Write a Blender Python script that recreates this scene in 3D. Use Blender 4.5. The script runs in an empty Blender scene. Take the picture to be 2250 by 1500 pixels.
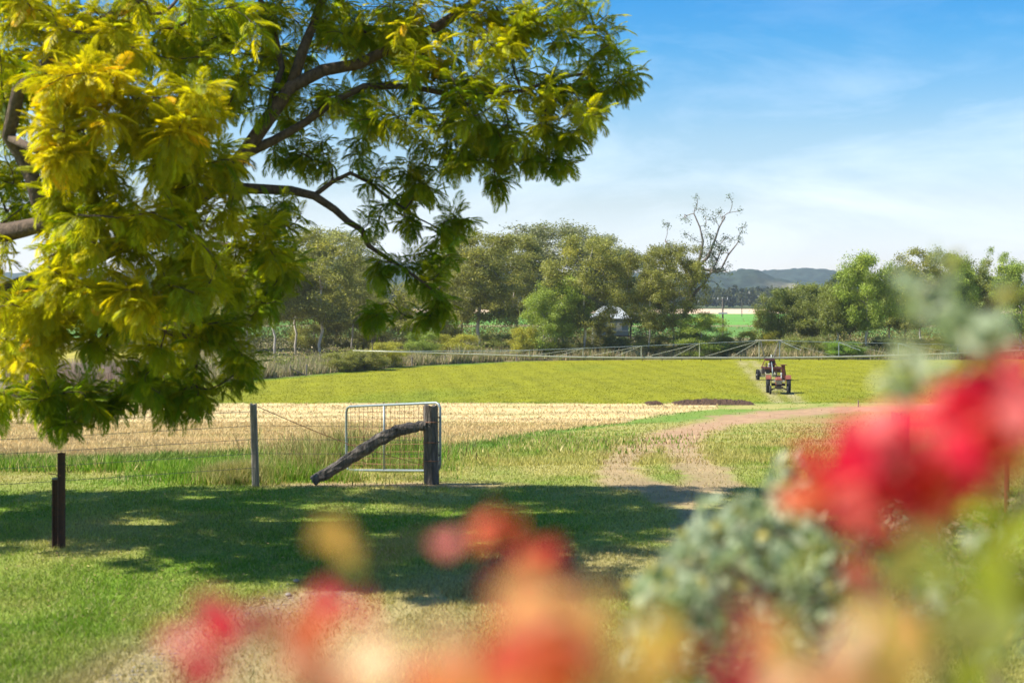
import bpy, math, random
import numpy as np
from mathutils import Vector, Matrix

S = bpy.context.scene
C = S.collection
PI = math.pi
RS = np.random.RandomState

# ------------------------------------------------------------------ camera, sky, sun, exposure
HAZE = 0.00012
CZ = 2.9                      # eye height above the lawn
cam_d = bpy.data.cameras.new('camera')
cam = bpy.data.objects.new('camera', cam_d); C.objects.link(cam)
cam.location = (0, 0, CZ); cam.rotation_euler = (math.radians(90), 0, 0)
cam_d.lens = 50; cam_d.sensor_width = 36; cam_d.sensor_fit = 'HORIZONTAL'
cam_d.shift_y = -100 / 2250
cam_d.clip_start = 0.05; cam_d.clip_end = 12000
cam_d.dof.use_dof = True; cam_d.dof.focus_distance = 42; cam_d.dof.aperture_fstop = 2.0
cam_d.dof.aperture_blades = 0
S.camera = cam

SUN_EL, SUN_AZ = 50.0, 262.0        # degrees; azimuth clockwise from +Y: the sun stands to the left
w = bpy.data.worlds.new('World'); S.world = w; w.use_nodes = True
nt = w.node_tree; nt.nodes.clear()
def N(nt, typ, **kw):
    n = nt.nodes.new(typ)
    for k, v in kw.items(): setattr(n, k, v)
    return n
wo = N(nt, 'ShaderNodeOutputWorld'); bg = N(nt, 'ShaderNodeBackground')
sky = N(nt, 'ShaderNodeTexSky', sky_type='NISHITA')
sky.sun_disc = False; sky.sun_elevation = math.radians(SUN_EL); sky.sun_rotation = math.radians(SUN_AZ)
sky.altitude = 60; sky.air_density = 1.0; sky.dust_density = 0.5; sky.ozone_density = 1.6
hs = N(nt, 'ShaderNodeHueSaturation'); hs.inputs['Saturation'].default_value = 1.25
nt.links.new(sky.outputs[0], hs.inputs['Color'])
tg = N(nt, 'ShaderNodeTexCoord'); sz = N(nt, 'ShaderNodeSeparateXYZ'); nt.links.new(tg.outputs['Generated'], sz.inputs[0])
cr_ = N(nt, 'ShaderNodeValToRGB'); nt.links.new(sz.outputs['Z'], cr_.inputs[0]); el_ = cr_.color_ramp.elements
STOPS = [(0.0, (1.28, 1.22, 1.5)), (.03, (1.22, 1.15, 1.42)), (.064, (1.02, .93, .99)), (.112, (.88, .93, .97)), (.174, (.32, .79, 1.0)), (.21, (.15, .72, 1.02)), (.4, (.30, .76, 1.0)), (1.0, (.5, .85, 1.0))]
for i, (p_, c_) in enumerate(STOPS):
    e_ = el_[i] if i < 2 else el_.new(p_)
    e_.position = p_; e_.color = (c_[0] / 1.5, c_[1] / 1.5, c_[2] / 1.5, 1)
mt_ = N(nt, 'ShaderNodeMixRGB', blend_type='MULTIPLY'); mt_.inputs[0].default_value = 1; nt.links.new(hs.outputs[0], mt_.inputs[1]); nt.links.new(cr_.outputs[0], mt_.inputs[2])
sc_ = N(nt, 'ShaderNodeVectorMath', operation='SCALE'); sc_.inputs['Scale'].default_value = 1.5; nt.links.new(mt_.outputs[0], sc_.inputs[0])
# thin cirrus, strongest low over the horizon
geo = N(nt, 'ShaderNodeTexCoord'); mp = N(nt, 'ShaderNodeMapping'); mp.inputs['Scale'].default_value = (2.2, 2.2, 7.0)
mp.inputs['Rotation'].default_value = (0.0, 0.35, 0.3)
n1 = N(nt, 'ShaderNodeTexNoise'); n1.inputs['Scale'].default_value = 2.3; n1.inputs['Detail'].default_value = 9; n1.inputs['Roughness'].default_value = 0.62; n1.inputs['Distortion'].default_value = 0.6
nt.links.new(geo.outputs['Generated'], mp.inputs['Vector']); nt.links.new(mp.outputs[0], n1.inputs['Vector'])
r1 = N(nt, 'ShaderNodeMapRange'); r1.inputs['From Min'].default_value = 0.44; r1.inputs['From Max'].default_value = 0.74
r1.inputs['To Min'].default_value = 0.0; r1.inputs['To Max'].default_value = 0.5
nt.links.new(n1.outputs['Fac'], r1.inputs['Value'])
sx = N(nt, 'ShaderNodeSeparateXYZ'); nt.links.new(geo.outputs['Generated'], sx.inputs[0])
r2 = N(nt, 'ShaderNodeMapRange'); r2.inputs['From Min'].default_value = 0.0; r2.inputs['From Max'].default_value = 0.19
r2.inputs['To Min'].default_value = 1.0; r2.inputs['To Max'].default_value = 0.25
nt.links.new(sx.outputs['Z'], r2.inputs['Value'])
mm = N(nt, 'ShaderNodeMath', operation='MULTIPLY'); nt.links.new(r1.outputs[0], mm.inputs[0]); nt.links.new(r2.outputs[0], mm.inputs[1])
mx = N(nt, 'ShaderNodeMixRGB'); mx.inputs['Color2'].default_value = (9.2, 9.8, 10.6, 1)
nt.links.new(mm.outputs[0], mx.inputs['Fac']); nt.links.new(sc_.outputs[0], mx.inputs['Color1'])
nt.links.new(mx.outputs[0], bg.inputs['Color']); bg.inputs['Strength'].default_value = 0.09
nt.links.new(bg.outputs[0], wo.inputs[0])

sd = bpy.data.lights.new('sun', 'SUN'); so = bpy.data.objects.new('sun', sd); C.objects.link(so)
sd.energy = 4.8; sd.angle = math.radians(0.53); sd.color = (1.0, 0.95, 0.86)
a, e = math.radians(SUN_AZ), math.radians(SUN_EL)
to_sun = Vector((math.sin(a) * math.cos(e), math.cos(a) * math.cos(e), math.sin(e)))
so.rotation_euler = to_sun.to_track_quat('Z', 'Y').to_euler(); so.location = (-20, 0, 30)
S.view_settings.view_transform = 'Standard'; S.view_settings.look = 'None'
S.view_settings.gamma = 1; S.view_settings.use_curve_mapping = False
S.view_settings.exposure = 0.9
S.cycles.max_bounces = 8; S.cycles.transparent_max_bounces = 8; S.cycles.volume_bounces = 0
S.cycles.caustics_reflective = False; S.cycles.caustics_refractive = False

# ------------------------------------------------------------------ helpers
def lin(r, g, b):
    f = lambda c: (c / 255 / 12.92) if c / 255 <= .04045 else ((c / 255 + .055) / 1.055) ** 2.4
    return np.array([f(r), f(g), f(b)])

def mesh(name, V, F, mat=None, col=None, smooth=False):
    V = np.asarray(V, dtype=np.float32).reshape(-1, 3)
    me = bpy.data.meshes.new(name)
    if isinstance(F, np.ndarray):
        n, k = F.shape
        me.vertices.add(len(V)); me.vertices.foreach_set('co', V.ravel())
        me.loops.add(n * k); me.loops.foreach_set('vertex_index', F.astype(np.int32).ravel())
        me.polygons.add(n); me.polygons.foreach_set('loop_start', np.arange(0, n * k, k, dtype=np.int32))
        me.update(calc_edges=True)
    else:
        me.from_pydata(V.tolist(), [], F); me.update()
    if smooth: me.polygons.foreach_set('use_smooth', np.ones(len(me.polygons), dtype=bool))
    if col is not None:
        ca = me.color_attributes.new('col', 'FLOAT_COLOR', 'POINT')
        c4 = np.ones((len(V), 4), dtype=np.float32); c4[:, :3] = col
        ca.data.foreach_set('color', c4.ravel())
    if mat is not None: me.materials.append(mat)
    return me

def ob(name, me, parent=None, loc=None, label=None, cat=None, group=None, kind=None):
    o = bpy.data.objects.new(name, me); C.objects.link(o)
    if parent is not None: o.parent = parent
    if loc is not None: o.location = loc
    if label: o['label'] = label
    if cat: o['category'] = cat
    if group: o['group'] = group
    if kind: o['kind'] = kind
    return o

def empty(name, loc, label, cat, group=None, rz=0):
    o = ob(name, None, None, loc, label, cat, group); o.rotation_euler = (0, 0, rz); o.empty_display_size = .2
    return o

def copy_tree(o, label=None, parent=None):
    c = o.copy(); C.objects.link(c)
    if parent is not None: c.parent = parent
    if label: c['label'] = label
    for ch in list(o.children): copy_tree(ch, None, c)
    return c

class MB:
    """collects pieces of one part"""
    def __init__(s): s.V = []; s.F = []
    def add(s, V, F):
        k = len(s.V); s.V += [tuple(v) for v in V]; s.F += [tuple(i + k for i in f) for f in F]; return s
    def box(s, x0, x1, y0, y1, z0, z1, taper=0.0, M=None):
        V = [Vector((x, y, z)) for z in (z0, z1) for y in (y0, y1) for x in (x0, x1)]
        if taper:
            cx, cy = (x0 + x1) / 2, (y0 + y1) / 2
            for v in V[4:]: v.x = cx + (v.x - cx) * (1 - taper); v.y = cy + (v.y - cy) * (1 - taper)
        if M is not None: V = [M @ v for v in V]
        return s.add(V, [(0, 2, 3, 1), (4, 5, 7, 6), (0, 1, 5, 4), (2, 6, 7, 3), (0, 4, 6, 2), (1, 3, 7, 5)])
    def tube(s, pts, r, n=8, cap=True):
        V, F = tube(pts, r, n, cap); return s.add(V, F)
    def ring(s, c, axis, R, r, n=20, m=8):
        """torus"""
        ax = Vector(axis).normalized(); u = ax.orthogonal().normalized(); v = ax.cross(u); c = Vector(c); V = []; F = []
        for i in range(n):
            d = u * math.cos(2 * PI * i / n) + v * math.sin(2 * PI * i / n)
            for j in range(m):
                t = 2 * PI * j / m; V.append(c + d * (R + r[0] * math.cos(t)) + ax * r[1] * math.sin(t))
        for i in range(n):
            for j in range(m):
                F.append((i * m + j, ((i + 1) % n) * m + j, ((i + 1) % n) * m + (j + 1) % m, i * m + (j + 1) % m))
        return s.add(V, F)
    def build(s, name, mat, parent=None, smooth=False, **kw):
        return ob(name, mesh(name, s.V, s.F, mat, smooth=smooth), parent, **kw)

def tube(pts, r, n=8, cap=True, jit=0, rng=None):
    pts = [Vector(p) for p in pts]; m = len(pts)
    if not hasattr(r, '__len__'): r = [r] * m
    V = []; F = []; u = None
    for i, p in enumerate(pts):
        d = (pts[min(i + 1, m - 1)] - pts[max(i - 1, 0)])
        if d.length < 1e-9: d = Vector((0, 0, 1))
        d.normalize()
        if u is None: u = d.orthogonal().normalized()
        u = (u - d * u.dot(d))
        if u.length < 1e-6: u = d.orthogonal()
        u.normalize(); v = d.cross(u)
        for k in range(n):
            t = 2 * PI * k / n; rr = r[i] * (1 + (rng.uniform(-jit, jit) if jit else 0))
            V.append(p + (u * math.cos(t) + v * math.sin(t)) * rr)
    for i in range(m - 1):
        for k in range(n):
            F.append((i * n + k, i * n + (k + 1) % n, (i + 1) * n + (k + 1) % n, (i + 1) * n + k))
    if cap: F.append(tuple(range(n - 1, -1, -1))); F.append(tuple((m - 1) * n + k for k in range(n)))
    return V, F

# vectorised value noise
_pr = RS(7); _tab = _pr.rand(256, 256)
def vn(x, y):
    x = np.asarray(x, float); y = np.asarray(y, float)
    xi = np.floor(x).astype(int); yi = np.floor(y).astype(int); fx = x - xi; fy = y - yi
    fx = fx * fx * (3 - 2 * fx); fy = fy * fy * (3 - 2 * fy)
    g = lambda i, j: _tab[i & 255, j & 255]
    return (g(xi, yi) * (1 - fx) + g(xi + 1, yi) * fx) * (1 - fy) + (g(xi, yi + 1) * (1 - fx) + g(xi + 1, yi + 1) * fx) * fy
def fbm(x, y, o=4):
    s = 0; a = .5; t = 0
    for i in range(o):
        s = s + a * vn(x * 2 ** i + 17.3 * i, y * 2 ** i + 5.1 * i); t += a; a *= .5
    return s / t
def ss(a, b, x): t = np.clip((x - a) / (b - a), 0, 1); return t * t * (3 - 2 * t)

# terrain: lawn level at 0, falls away behind the gate to the flat fields
_yt = np.arange(-60, 6000, .5)
_zt = np.interp(_yt, [-60, 20, 24, 30, 100, 115, 6000], [0, 0, -.10, -.55, -6.0, -6.1, -6.1])
_k = np.ones(13) / 13; _zs = np.convolve(np.pad(_zt, 6, mode='edge'), _k, mode='valid')
def gz(x, y):
    y = np.asarray(y, float); x = np.asarray(x, float)
    b = np.interp(y, _yt, _zs)
    b = b + (fbm(x / 2.3, y / 2.3, 3) - .5) * .10 * ss(6, 12, y) * (1 - ss(60, 90, y)) + (fbm(x / 30, y / 30, 2) - .5) * .25 * ss(100, 140, y) * (1 - ss(400, 600, y))
    return b
def P(px, py, d): return Vector(((px - 1125) / 3125 * d, d, CZ - (py - 650) / 3125 * d))
_gy = np.concatenate([np.arange(3, 60, .1), np.arange(60, 400, .5), np.arange(400, 3000, 5)])
def G(px, py):
    x = (px - 1125) / 3125 * _gy; z = gz(x, _gy); sy = 650 + 3125 * (CZ - z) / _gy
    i = np.argmax(sy <= py); return float(x[i]), float(_gy[i])
def GV(px, py):
    x, y = G(px, py); return Vector((x, y, float(gz(x, y))))
def on(px, d):
    x = (px - 1125) / 3125 * d; return Vector((x, d, float(gz(x, d))))

# ------------------------------------------------------------------ materials
def newmat(name):
    m = bpy.data.materials.new(name); m.use_nodes = True; nt = m.node_tree; nt.nodes.clear()
    return m, nt, N(nt, 'ShaderNodeOutputMaterial')
def plain(name, col, rough=.6, metal=0, noise=.25, scale=12, bump=0.0, bscale=40, col2=None, stretch=None):
    m, nt, o = newmat(name); L = nt.links.new
    b = N(nt, 'ShaderNodeBsdfPrincipled'); b.inputs['Roughness'].default_value = rough; b.inputs['Metallic'].default_value = metal
    tc = N(nt, 'ShaderNodeTexCoord'); mp = N(nt, 'ShaderNodeMapping'); L(tc.outputs['Object'], mp.inputs[0])
    if stretch: mp.inputs['Scale'].default_value = stretch
    n = N(nt, 'ShaderNodeTexNoise'); n.inputs['Scale'].default_value = scale; n.inputs['Detail'].default_value = 6; n.inputs['Roughness'].default_value = .65
    L(mp.outputs[0], n.inputs['Vector'])
    r = N(nt, 'ShaderNodeMapRange'); r.inputs['From Min'].default_value = .3; r.inputs['From Max'].default_value = .7; L(n.outputs['Fac'], r.inputs[0])
    mx = N(nt, 'ShaderNodeMixRGB'); L(r.outputs[0], mx.inputs[0])
    c = np.array(col); c2 = np.array(col2) if col2 is not None else c * (1 - noise)
    mx.inputs[1].default_value = (*(c if col2 is not None else c * (1 + noise * .5)), 1); mx.inputs[2].default_value = (*c2, 1)
    L(mx.outputs[0], b.inputs['Base Color'])
    if bump:
        n2 = N(nt, 'ShaderNodeTexNoise'); n2.inputs['Scale'].default_value = bscale; n2.inputs['Detail'].default_value = 5
        L(mp.outputs[0], n2.inputs['Vector'])
        bp = N(nt, 'ShaderNodeBump'); bp.inputs['Strength'].default_value = 1; bp.inputs['Distance'].default_value = bump
        L(n2.outputs['Fac'], bp.inputs['Height']); L(bp.outputs[0], b.inputs['Normal'])
    L(b.outputs[0], o.inputs[0]); return m
def leafmat(name, trans=.4, rough=.5, tint=(1.25, 1.2, .55), tinted=False, spec=.3):
    """leaf: colour from the per-leaf attribute, partly letting light through"""
    m, nt, o = newmat(name); L = nt.links.new
    at = N(nt, 'ShaderNodeAttribute', attribute_name='col'); src = at.outputs['Color']
    if tinted:
        oi = N(nt, 'ShaderNodeObjectInfo'); mu = N(nt, 'ShaderNodeMixRGB', blend_type='MULTIPLY'); mu.inputs[0].default_value = 1
        L(src, mu.inputs[1]); L(oi.outputs['Color'], mu.inputs[2]); src = mu.outputs[0]
    b = N(nt, 'ShaderNodeBsdfPrincipled'); b.inputs['Roughness'].default_value = rough; b.inputs['Specular IOR Level'].default_value = spec
    L(src, b.inputs['Base Color'])
    t = N(nt, 'ShaderNodeBsdfTranslucent'); mu2 = N(nt, 'ShaderNodeMixRGB', blend_type='MULTIPLY'); mu2.inputs[0].default_value = 1
    L(src, mu2.inputs[1]); mu2.inputs[2].default_value = (*tint, 1); L(mu2.outputs[0], t.inputs[0])
    mx = N(nt, 'ShaderNodeMixShader'); mx.inputs[0].default_value = trans; L(b.outputs[0], mx.inputs[1]); L(t.outputs[0], mx.inputs[2])
    L(mx.outputs[0], o.inputs[0]); return m
def groundmat(name, scale, bump, bscale, contrast=.35, stretch=None):
    m, nt, o = newmat(name); L = nt.links.new
    at = N(nt, 'ShaderNodeAttribute', attribute_name='col')
    b = N(nt, 'ShaderNodeBsdfPrincipled'); b.inputs['Roughness'].default_value = .9; b.inputs['Specular IOR Level'].default_value = .15
    g = N(nt, 'ShaderNodeNewGeometry'); mp = N(nt, 'ShaderNodeMapping'); L(g.outputs['Position'], mp.inputs[0])
    if stretch: mp.inputs['Scale'].default_value = stretch
    n = N(nt, 'ShaderNodeTexNoise'); n.inputs['Scale'].default_value = scale; n.inputs['Detail'].default_value = 8; n.inputs['Roughness'].default_value = .75
    L(mp.outputs[0], n.inputs['Vector'])
    r = N(nt, 'ShaderNodeMapRange'); r.inputs['From Min'].default_value = .25; r.inputs['From Max'].default_value = .75
    r.inputs['To Min'].default_value = 1 - contrast; r.inputs['To Max'].default_value = 1 + contrast; L(n.outputs['Fac'], r.inputs[0])
    mu = N(nt, 'ShaderNodeVectorMath', operation='SCALE'); L(at.outputs['Color'], mu.inputs[0]); L(r.outputs[0], mu.inputs['Scale'])
    L(mu.outputs[0], b.inputs['Base Color'])
    n2 = N(nt, 'ShaderNodeTexNoise'); n2.inputs['Scale'].default_value = bscale; n2.inputs['Detail'].default_value = 6; L(mp.outputs[0], n2.inputs['Vector'])
    bp = N(nt, 'ShaderNodeBump'); bp.inputs['Distance'].default_value = bump; L(n2.outputs['Fac'], bp.inputs['Height']); L(bp.outputs[0], b.inputs['Normal'])
    L(b.outputs[0], o.inputs[0]); return m

M = dict(
    lawn=groundmat('lawn_soil', 9, .02, 30, .3), stubble=groundmat('straw_ground', 1.6, .05, 5, .3, (.5, 1.6, 1)),
    crop=groundmat('crop_ground', .8, .04, 3, .14), dirt=groundmat('red_dirt', 3, .03, 14, .2),
    bank=groundmat('bank_ground', .5, .2, 2, .4), far=groundmat('far_ground', .05, .3, .3, .2),
    hill=groundmat('hill_forest', .02, 1.5, .12, .35),
    grass=leafmat('grass_blades', .3, .6, (1.1, 1.15, .6), spec=.15), straw=leafmat('straw_stalks', .2, .7, (1, 1, 1), spec=.15),
    jaca=leafmat('jacaranda_leaf', .55, .5, (1.35, 1.25, .4), tinted=True), leaf=leafmat('gum_leaf', .42, .5, (1.15, 1.15, .6), tinted=True),
    bract=leafmat('bract', .5, .6, (1.15, .95, .8), tinted=True, spec=.15), greyleaf=leafmat('grey_leaf', .35, .8, (1, 1.1, .8), tinted=True, spec=.1),
    bark=plain('jacaranda_bark', (.13, .085, .055), .9, noise=.6, scale=18, bump=.02, bscale=45, stretch=(1, 1, .5)),
    twig=plain('twig_bark', (.10, .065, .045), .85),
    gumbark=plain('gum_bark', (.62, .56, .48), .8, scale=1.2, col2=(.26, .21, .17), stretch=(1, 1, .3)),
    greybark=plain('grey_bark', (.30, .25, .21), .9, scale=2, col2=(.12, .095, .08)),
    darkbark=plain('dark_bark', (.12, .09, .07), .9, scale=2),
    oldwood=plain('weathered_wood', (.24, .20, .165), .9, scale=22, col2=(.035, .026, .02), bump=.05, bscale=30, stretch=(1, 1, .14)),
    greywood=plain('grey_timber', (.36, .32, .26), .9, scale=30, col2=(.10, .085, .07), bump=.012, bscale=60, stretch=(1, 1, .07)),
    galv=plain('galvanised_steel', (.30, .35, .34), .5, .5, noise=.25, scale=20, bump=.001),
    rustwire=plain('rusty_wire', (.28, .13, .07), .7, .3), greywire=plain('fence_wire', (.20, .18, .15), .5, .5),
    iron=plain('dark_iron', (.035, .026, .022), .7, .3, noise=.5, scale=30, col2=(.09, .035, .02)),
    orange=plain('faded_orange_paint', (.34, .085, .035), .75, noise=.3, scale=9, col2=(.09, .035, .022)),
    rubber=plain('tyre_rubber', (.03, .028, .026), .85, noise=.4, bump=.005), black=plain('grimy_metal', (.06, .045, .035), .6, .3, noise=.5, scale=8),
    cream=plain('pale_metal', (.46, .43, .34), .5, .2), pipe=plain('irrigation_pipe', (.46, .45, .32), .45, .3, noise=.2),
    rustred=plain('rusty_panel', (.16, .045, .03), .7, noise=.5), roofm=plain('roof_sheet', (.55, .58, .58), .45, .3, noise=.15),
    wallm=plain('blue_grey_wall', (.22, .28, .29), .7), white=plain('white_paint', (.75, .76, .74), .6, noise=.1),
    glass=plain('window_glass', (.45, .52, .58), .12, .5, noise=.1), soil=plain('dark_soil', (.12, .062, .03), .95, scale=7, col2=(.04, .021, .011), bump=.12, bscale=6),
    stone=plain('pebble', (.33, .29, .24), .85, noise=.5, scale=3), redwood=plain('red_timber', (.22, .05, .04), .8, noise=.3),
)

# ------------------------------------------------------------------ ground colours and zones
def poly_d(x, y, pts):
    """distance to a polyline whose points carry a half width; returns distance / half width"""
    best = np.full(np.shape(x), 1e9)
    for (x0, y0, w0), (x1, y1, w1) in zip(pts[:-1], pts[1:]):
        dx, dy = x1 - x0, y1 - y0; L2 = dx * dx + dy * dy + 1e-9
        t = np.clip(((x - x0) * dx + (y - y0) * dy) / L2, 0, 1)
        d = np.hypot(x - x0 - t * dx, y - y0 - t * dy) / (w0 + (w1 - w0) * t)
        best = np.minimum(best, d)
    return best
def gp(l): return [(*G(px, py), w_) for px, py, w_ in l]
TRACK = [gp([(2400, 894, 3), (2150, 895, 3), (1960, 898, 2.4), (1850, 901, 2.4), (1700, 911, 2.4), (1620, 921, 2.2), (1560, 933, 1.5), (1510, 948, 1.3), (1450, 968, 1.0), (1400, 985, .65), (1372, 1005, .42), (1358, 1030, .36), (1370, 1055, .45), (1430, 1072, .5), (1480, 1085, .5), (1540, 1130, .4), (1600, 1300, .5)]),
         gp([(1510, 948, 1.0), (1492, 970, .7), (1500, 992, .5), (1522, 1015, .40), (1555, 1038, .38), (1570, 1060, .4), (1540, 1075, .5), (1480, 1082, .5)])]
GRAVEL = gp([(240, 1640, .9), (340, 1520, .9), (450, 1430, .75), (570, 1360, .6), (690, 1305, .4)])
TAN = gp([(300, 1560, 1.2), (650, 1420, 1.2), (1000, 1300, 1.2), (1300, 1240, 1.0)])
_sx = [G(px, py) for px, py in [(-500, 1040), (0, 1026), (300, 1028), (450, 1012), (700, 992), (960, 986), (1090, 972), (1250, 945), (1400, 925), (1560, 903)]]
# near edge of the stubble as lateral angle -> depth
_sa = np.array([p[0] / p[1] for p in _sx]); _sd = np.array([p[1] for p in _sx])
_cx = [G(px, py) for px, py in [(-1500, 905), (-100, 872), (300, 853), (540, 836), (700, 822), (900, 805), (1150, 793), (1400, 790), (2300, 790), (4000, 790)]]
_ca = np.array([p[0] / p[1] for p in _cx]); _cd = np.array([p[1] for p in _cx])
Y_CROP = G(1125, 886)[1]
def crop_far(x, y): return np.interp(x / y, _ca, _cd)

LAWN_G = np.array([.15, .235, .022]); LAWN_D = np.array([.36, .32, .10]); DIRT = np.array([.36, .24, .14]); STRAW = np.array([.60, .45, .21])
CROP_Y = np.array([.235, .232, .010]); CROP_G = np.array([.12, .19, .018]); BANK = np.array([.25, .20, .10])
def ground_info(x, y):
    """colour and zone at world points: 0 lawn 1 stubble 2 crop 3 track 4 bank 5 far"""
    x = np.asarray(x, float); y = np.asarray(y, float); ys = np.maximum(y, 1.0)
    wob = (fbm(x / 6, y / 6, 3) - .5)
    zone = np.zeros(x.shape, int)
    n = fbm(x / 1.7, y / 2.6, 4); n2 = fbm(x / .5 + 9, y / .9, 3)
    # lawn: green to the left, drier to the right and far
    dry = .32 + .25 * ss(-2, 4, x) * (1 - ss(17, 20, y)) + .50 * ss(20.5, 26, y) + 1.7 * (n - .5) + .8 * (n2 - .5)
    dry = dry + .4 * np.exp(-((x + 5.0) ** 2 / 3 + (y - 16.5) ** 2 / 1.2)) - .35 * ss(-3, -5, x) * ss(15.3, 14.2, y)
    dry = np.clip(dry, 0, 1)[..., None]
    col = LAWN_G * (1 - dry) + LAWN_D * dry
    # green strip along the near side of the stubble
    edge = np.interp(x / ys, _sa, _sd) + wob * 5
    g = (ss(-13, -3, y - edge) * (y < edge + 2) * ss(24, 28, y) * (.6 + .8 * (n - .4)))[..., None]
    col = col * (1 - np.clip(g, 0, .85)) + np.array([.10, .22, .022]) * np.clip(g, 0, .85)
    # reddish dry grass on the right, beyond the lawn
    rr = (ss(.16, .24, x / ys) * ss(30, 45, y) * (1 - ss(112, 118, y)) * np.clip(.45 + 2.2 * (fbm(x / 4, y / 9) - .35), 0, 1))[..., None] * .9
    col = col * (1 - rr) + np.array([.36, .20, .09]) * rr
    st = (y > edge) & (y < Y_CROP + wob * 1.5) & (x / ys < .145)
    rows = .5 + .5 * np.sin((y + .04 * x) * 2 * PI / 5.5 + 5 * wob)
    sc = STRAW * (.76 + .34 * rows + .35 * (n2 - .5))[..., None]
    gs = (np.clip(1.6 * (fbm(x / 5 + 3, y / 3) - .58), 0, .6))[..., None]
    sc = sc * (1 - gs) + np.array([.30, .33, .08]) * gs
    k = ss(0, 3.5, y - edge + 3 * (n2 - .5))[..., None]
    col = np.where(st[..., None], col * (1 - k) + sc * k, col); zone[st] = 1
    cf = crop_far(x, ys) + wob * 2
    cr = (y >= Y_CROP + wob * 1.5) & (y < cf)
    cg = np.clip(ss(7, 0, cf - y) * ss(.05, -.02, x / ys) + ss(2.5, 0, y - Y_CROP) * .6 + 1.5 * (fbm(x / 9, y / 25) - .55), 0, 1)[..., None]
    lanes = .5 + .5 * np.sin((x - 24 + (y - 130) * .11) * 2 * PI / 3.1)
    cc = (CROP_Y * (1 - cg) + CROP_G * cg) * (.90 + .12 * lanes + .22 * (n2 - .5) + .35 * (n - .5))[..., None]
    # wheel lanes where the irrigator travels
    wl = np.abs(x - (24.4 + (y - 129) * .12))
    wt = np.clip((ss(.75, .3, np.abs(wl - .85)) * .6 + ss(2.4, 1.0, wl) * .22) * (.2 + 1.2 * n), 0, 1)[..., None] * ((y > Y_CROP) & (y < 198))[..., None]
    cc = cc * (1 - wt) + np.array([.36, .31, .14]) * wt
    col = np.where(cr[..., None], cc, col); zone[cr] = 2
    bk = (y >= cf); bc = BANK * (.6 + .9 * (n - .2))[..., None]
    bc = bc * (1 - ss(.5, .7, n2)[..., None] * .6) + np.array([.10, .12, .03]) * ss(.5, .7, n2)[..., None] * .6
    yf = (x / ys < -.24) & (y > 150) & (y < 240)
    bc = np.where(yf[..., None], np.array([.42, .36, .06]) * (.8 + .5 * (n - .3))[..., None], bc)
    col = np.where(bk[..., None], bc, col); zone[bk] = 4
    fl = y > 305
    fy = y + wob * 14
    fc = np.where((fy < 415)[..., None], np.array([.13, .25, .045]), np.where((fy < 440)[..., None], np.array([.30, .20, .11]), np.where((fy < 720)[..., None], np.array([.15, .33, .05]), np.where((fy < 980)[..., None], np.array([.72, .52, .33]), np.array([.09, .11, .035])))))
    fc = fc * (.85 + .35 * (fbm(x / 20, y / 40) - .3))[..., None]
    col = np.where(fl[..., None], fc, col); zone[fl] = 5
    # dirt track and gravel
    td = np.minimum(poly_d(x, y, TRACK[0]), poly_d(x, y, TRACK[1])) + 1.1 * (n2 - .5) + .7 * (n - .5)
    tk = (ss(1.5, .5, td + 1.4 * (fbm(x / .35, y / .6, 3) - .5) * ss(45, 30, y)) * (.78 + .22 * ss(30, 50, y)))[..., None]
    pt_ = (ss(1.4, .2, np.hypot((x - 2.3) / 2.0, (y - 21.4) / 1.4) + 1.2 * (n2 - .5)) * .55)[..., None]
    col = col * (1 - pt_) + np.array([.36, .28, .14]) * pt_
    red = ss(25, 60, y)[..., None]
    dc = (DIRT * (1 - red) + np.array([.40, .25, .14]) * red) * (.8 + .5 * (n2 - .1))[..., None]
    col = col * (1 - tk) + dc * tk; zone[(td < .95) & (y < 125) & (y > 12) & (zone != 2)] = 3
    gd = ss(1.5, .5, poly_d(x, y, GRAVEL) + 1.0 * (n2 - .5))[..., None]
    gd = gd * .8; col = col * (1 - gd) + np.array([.32, .25, .155]) * (.7 + .6 * n2)[..., None] * gd
    tn = ss(1.5, .3, poly_d(x, y, TAN) + 1.2 * (n2 - .5) + .8 * (n - .5))[..., None] * .75
    col = col * (1 - tn) + np.array([.34, .26, .12]) * tn
    # trampled dirt at the gate post
    gp_ = ss(1.6, .5, np.hypot((x + 2.0) / 1.7, (y - 22.3) / .5) + .8 * (n2 - .5))[..., None] * .8
    col = col * (1 - gp_) + np.array([.33, .22, .13]) * gp_
    bare = ss(1.3, .4, np.hypot((x + 5.3) / 1.4, (y - 24.5) / 1.3) + .8 * (n2 - .5))[..., None] * .8
    col = col * (1 - bare) + np.array([.30, .23, .15]) * bare
    return np.clip(col, 0.005, 1), zone

ys = [-8.0]
while ys[-1] < 300: ys.append(ys[-1] + max(.10, .0062 * max(ys[-1], 0)) if ys[-1] > 9 else ys[-1] + .35)
ys = np.array(ys); ts = np.linspace(-.62, .62, 400)
YY, TT = np.meshgrid(ys, ts, indexing='ij'); XX = TT * (YY + 9)
ZZ = gz(XX, YY); col, zone = ground_info(XX, YY)
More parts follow.
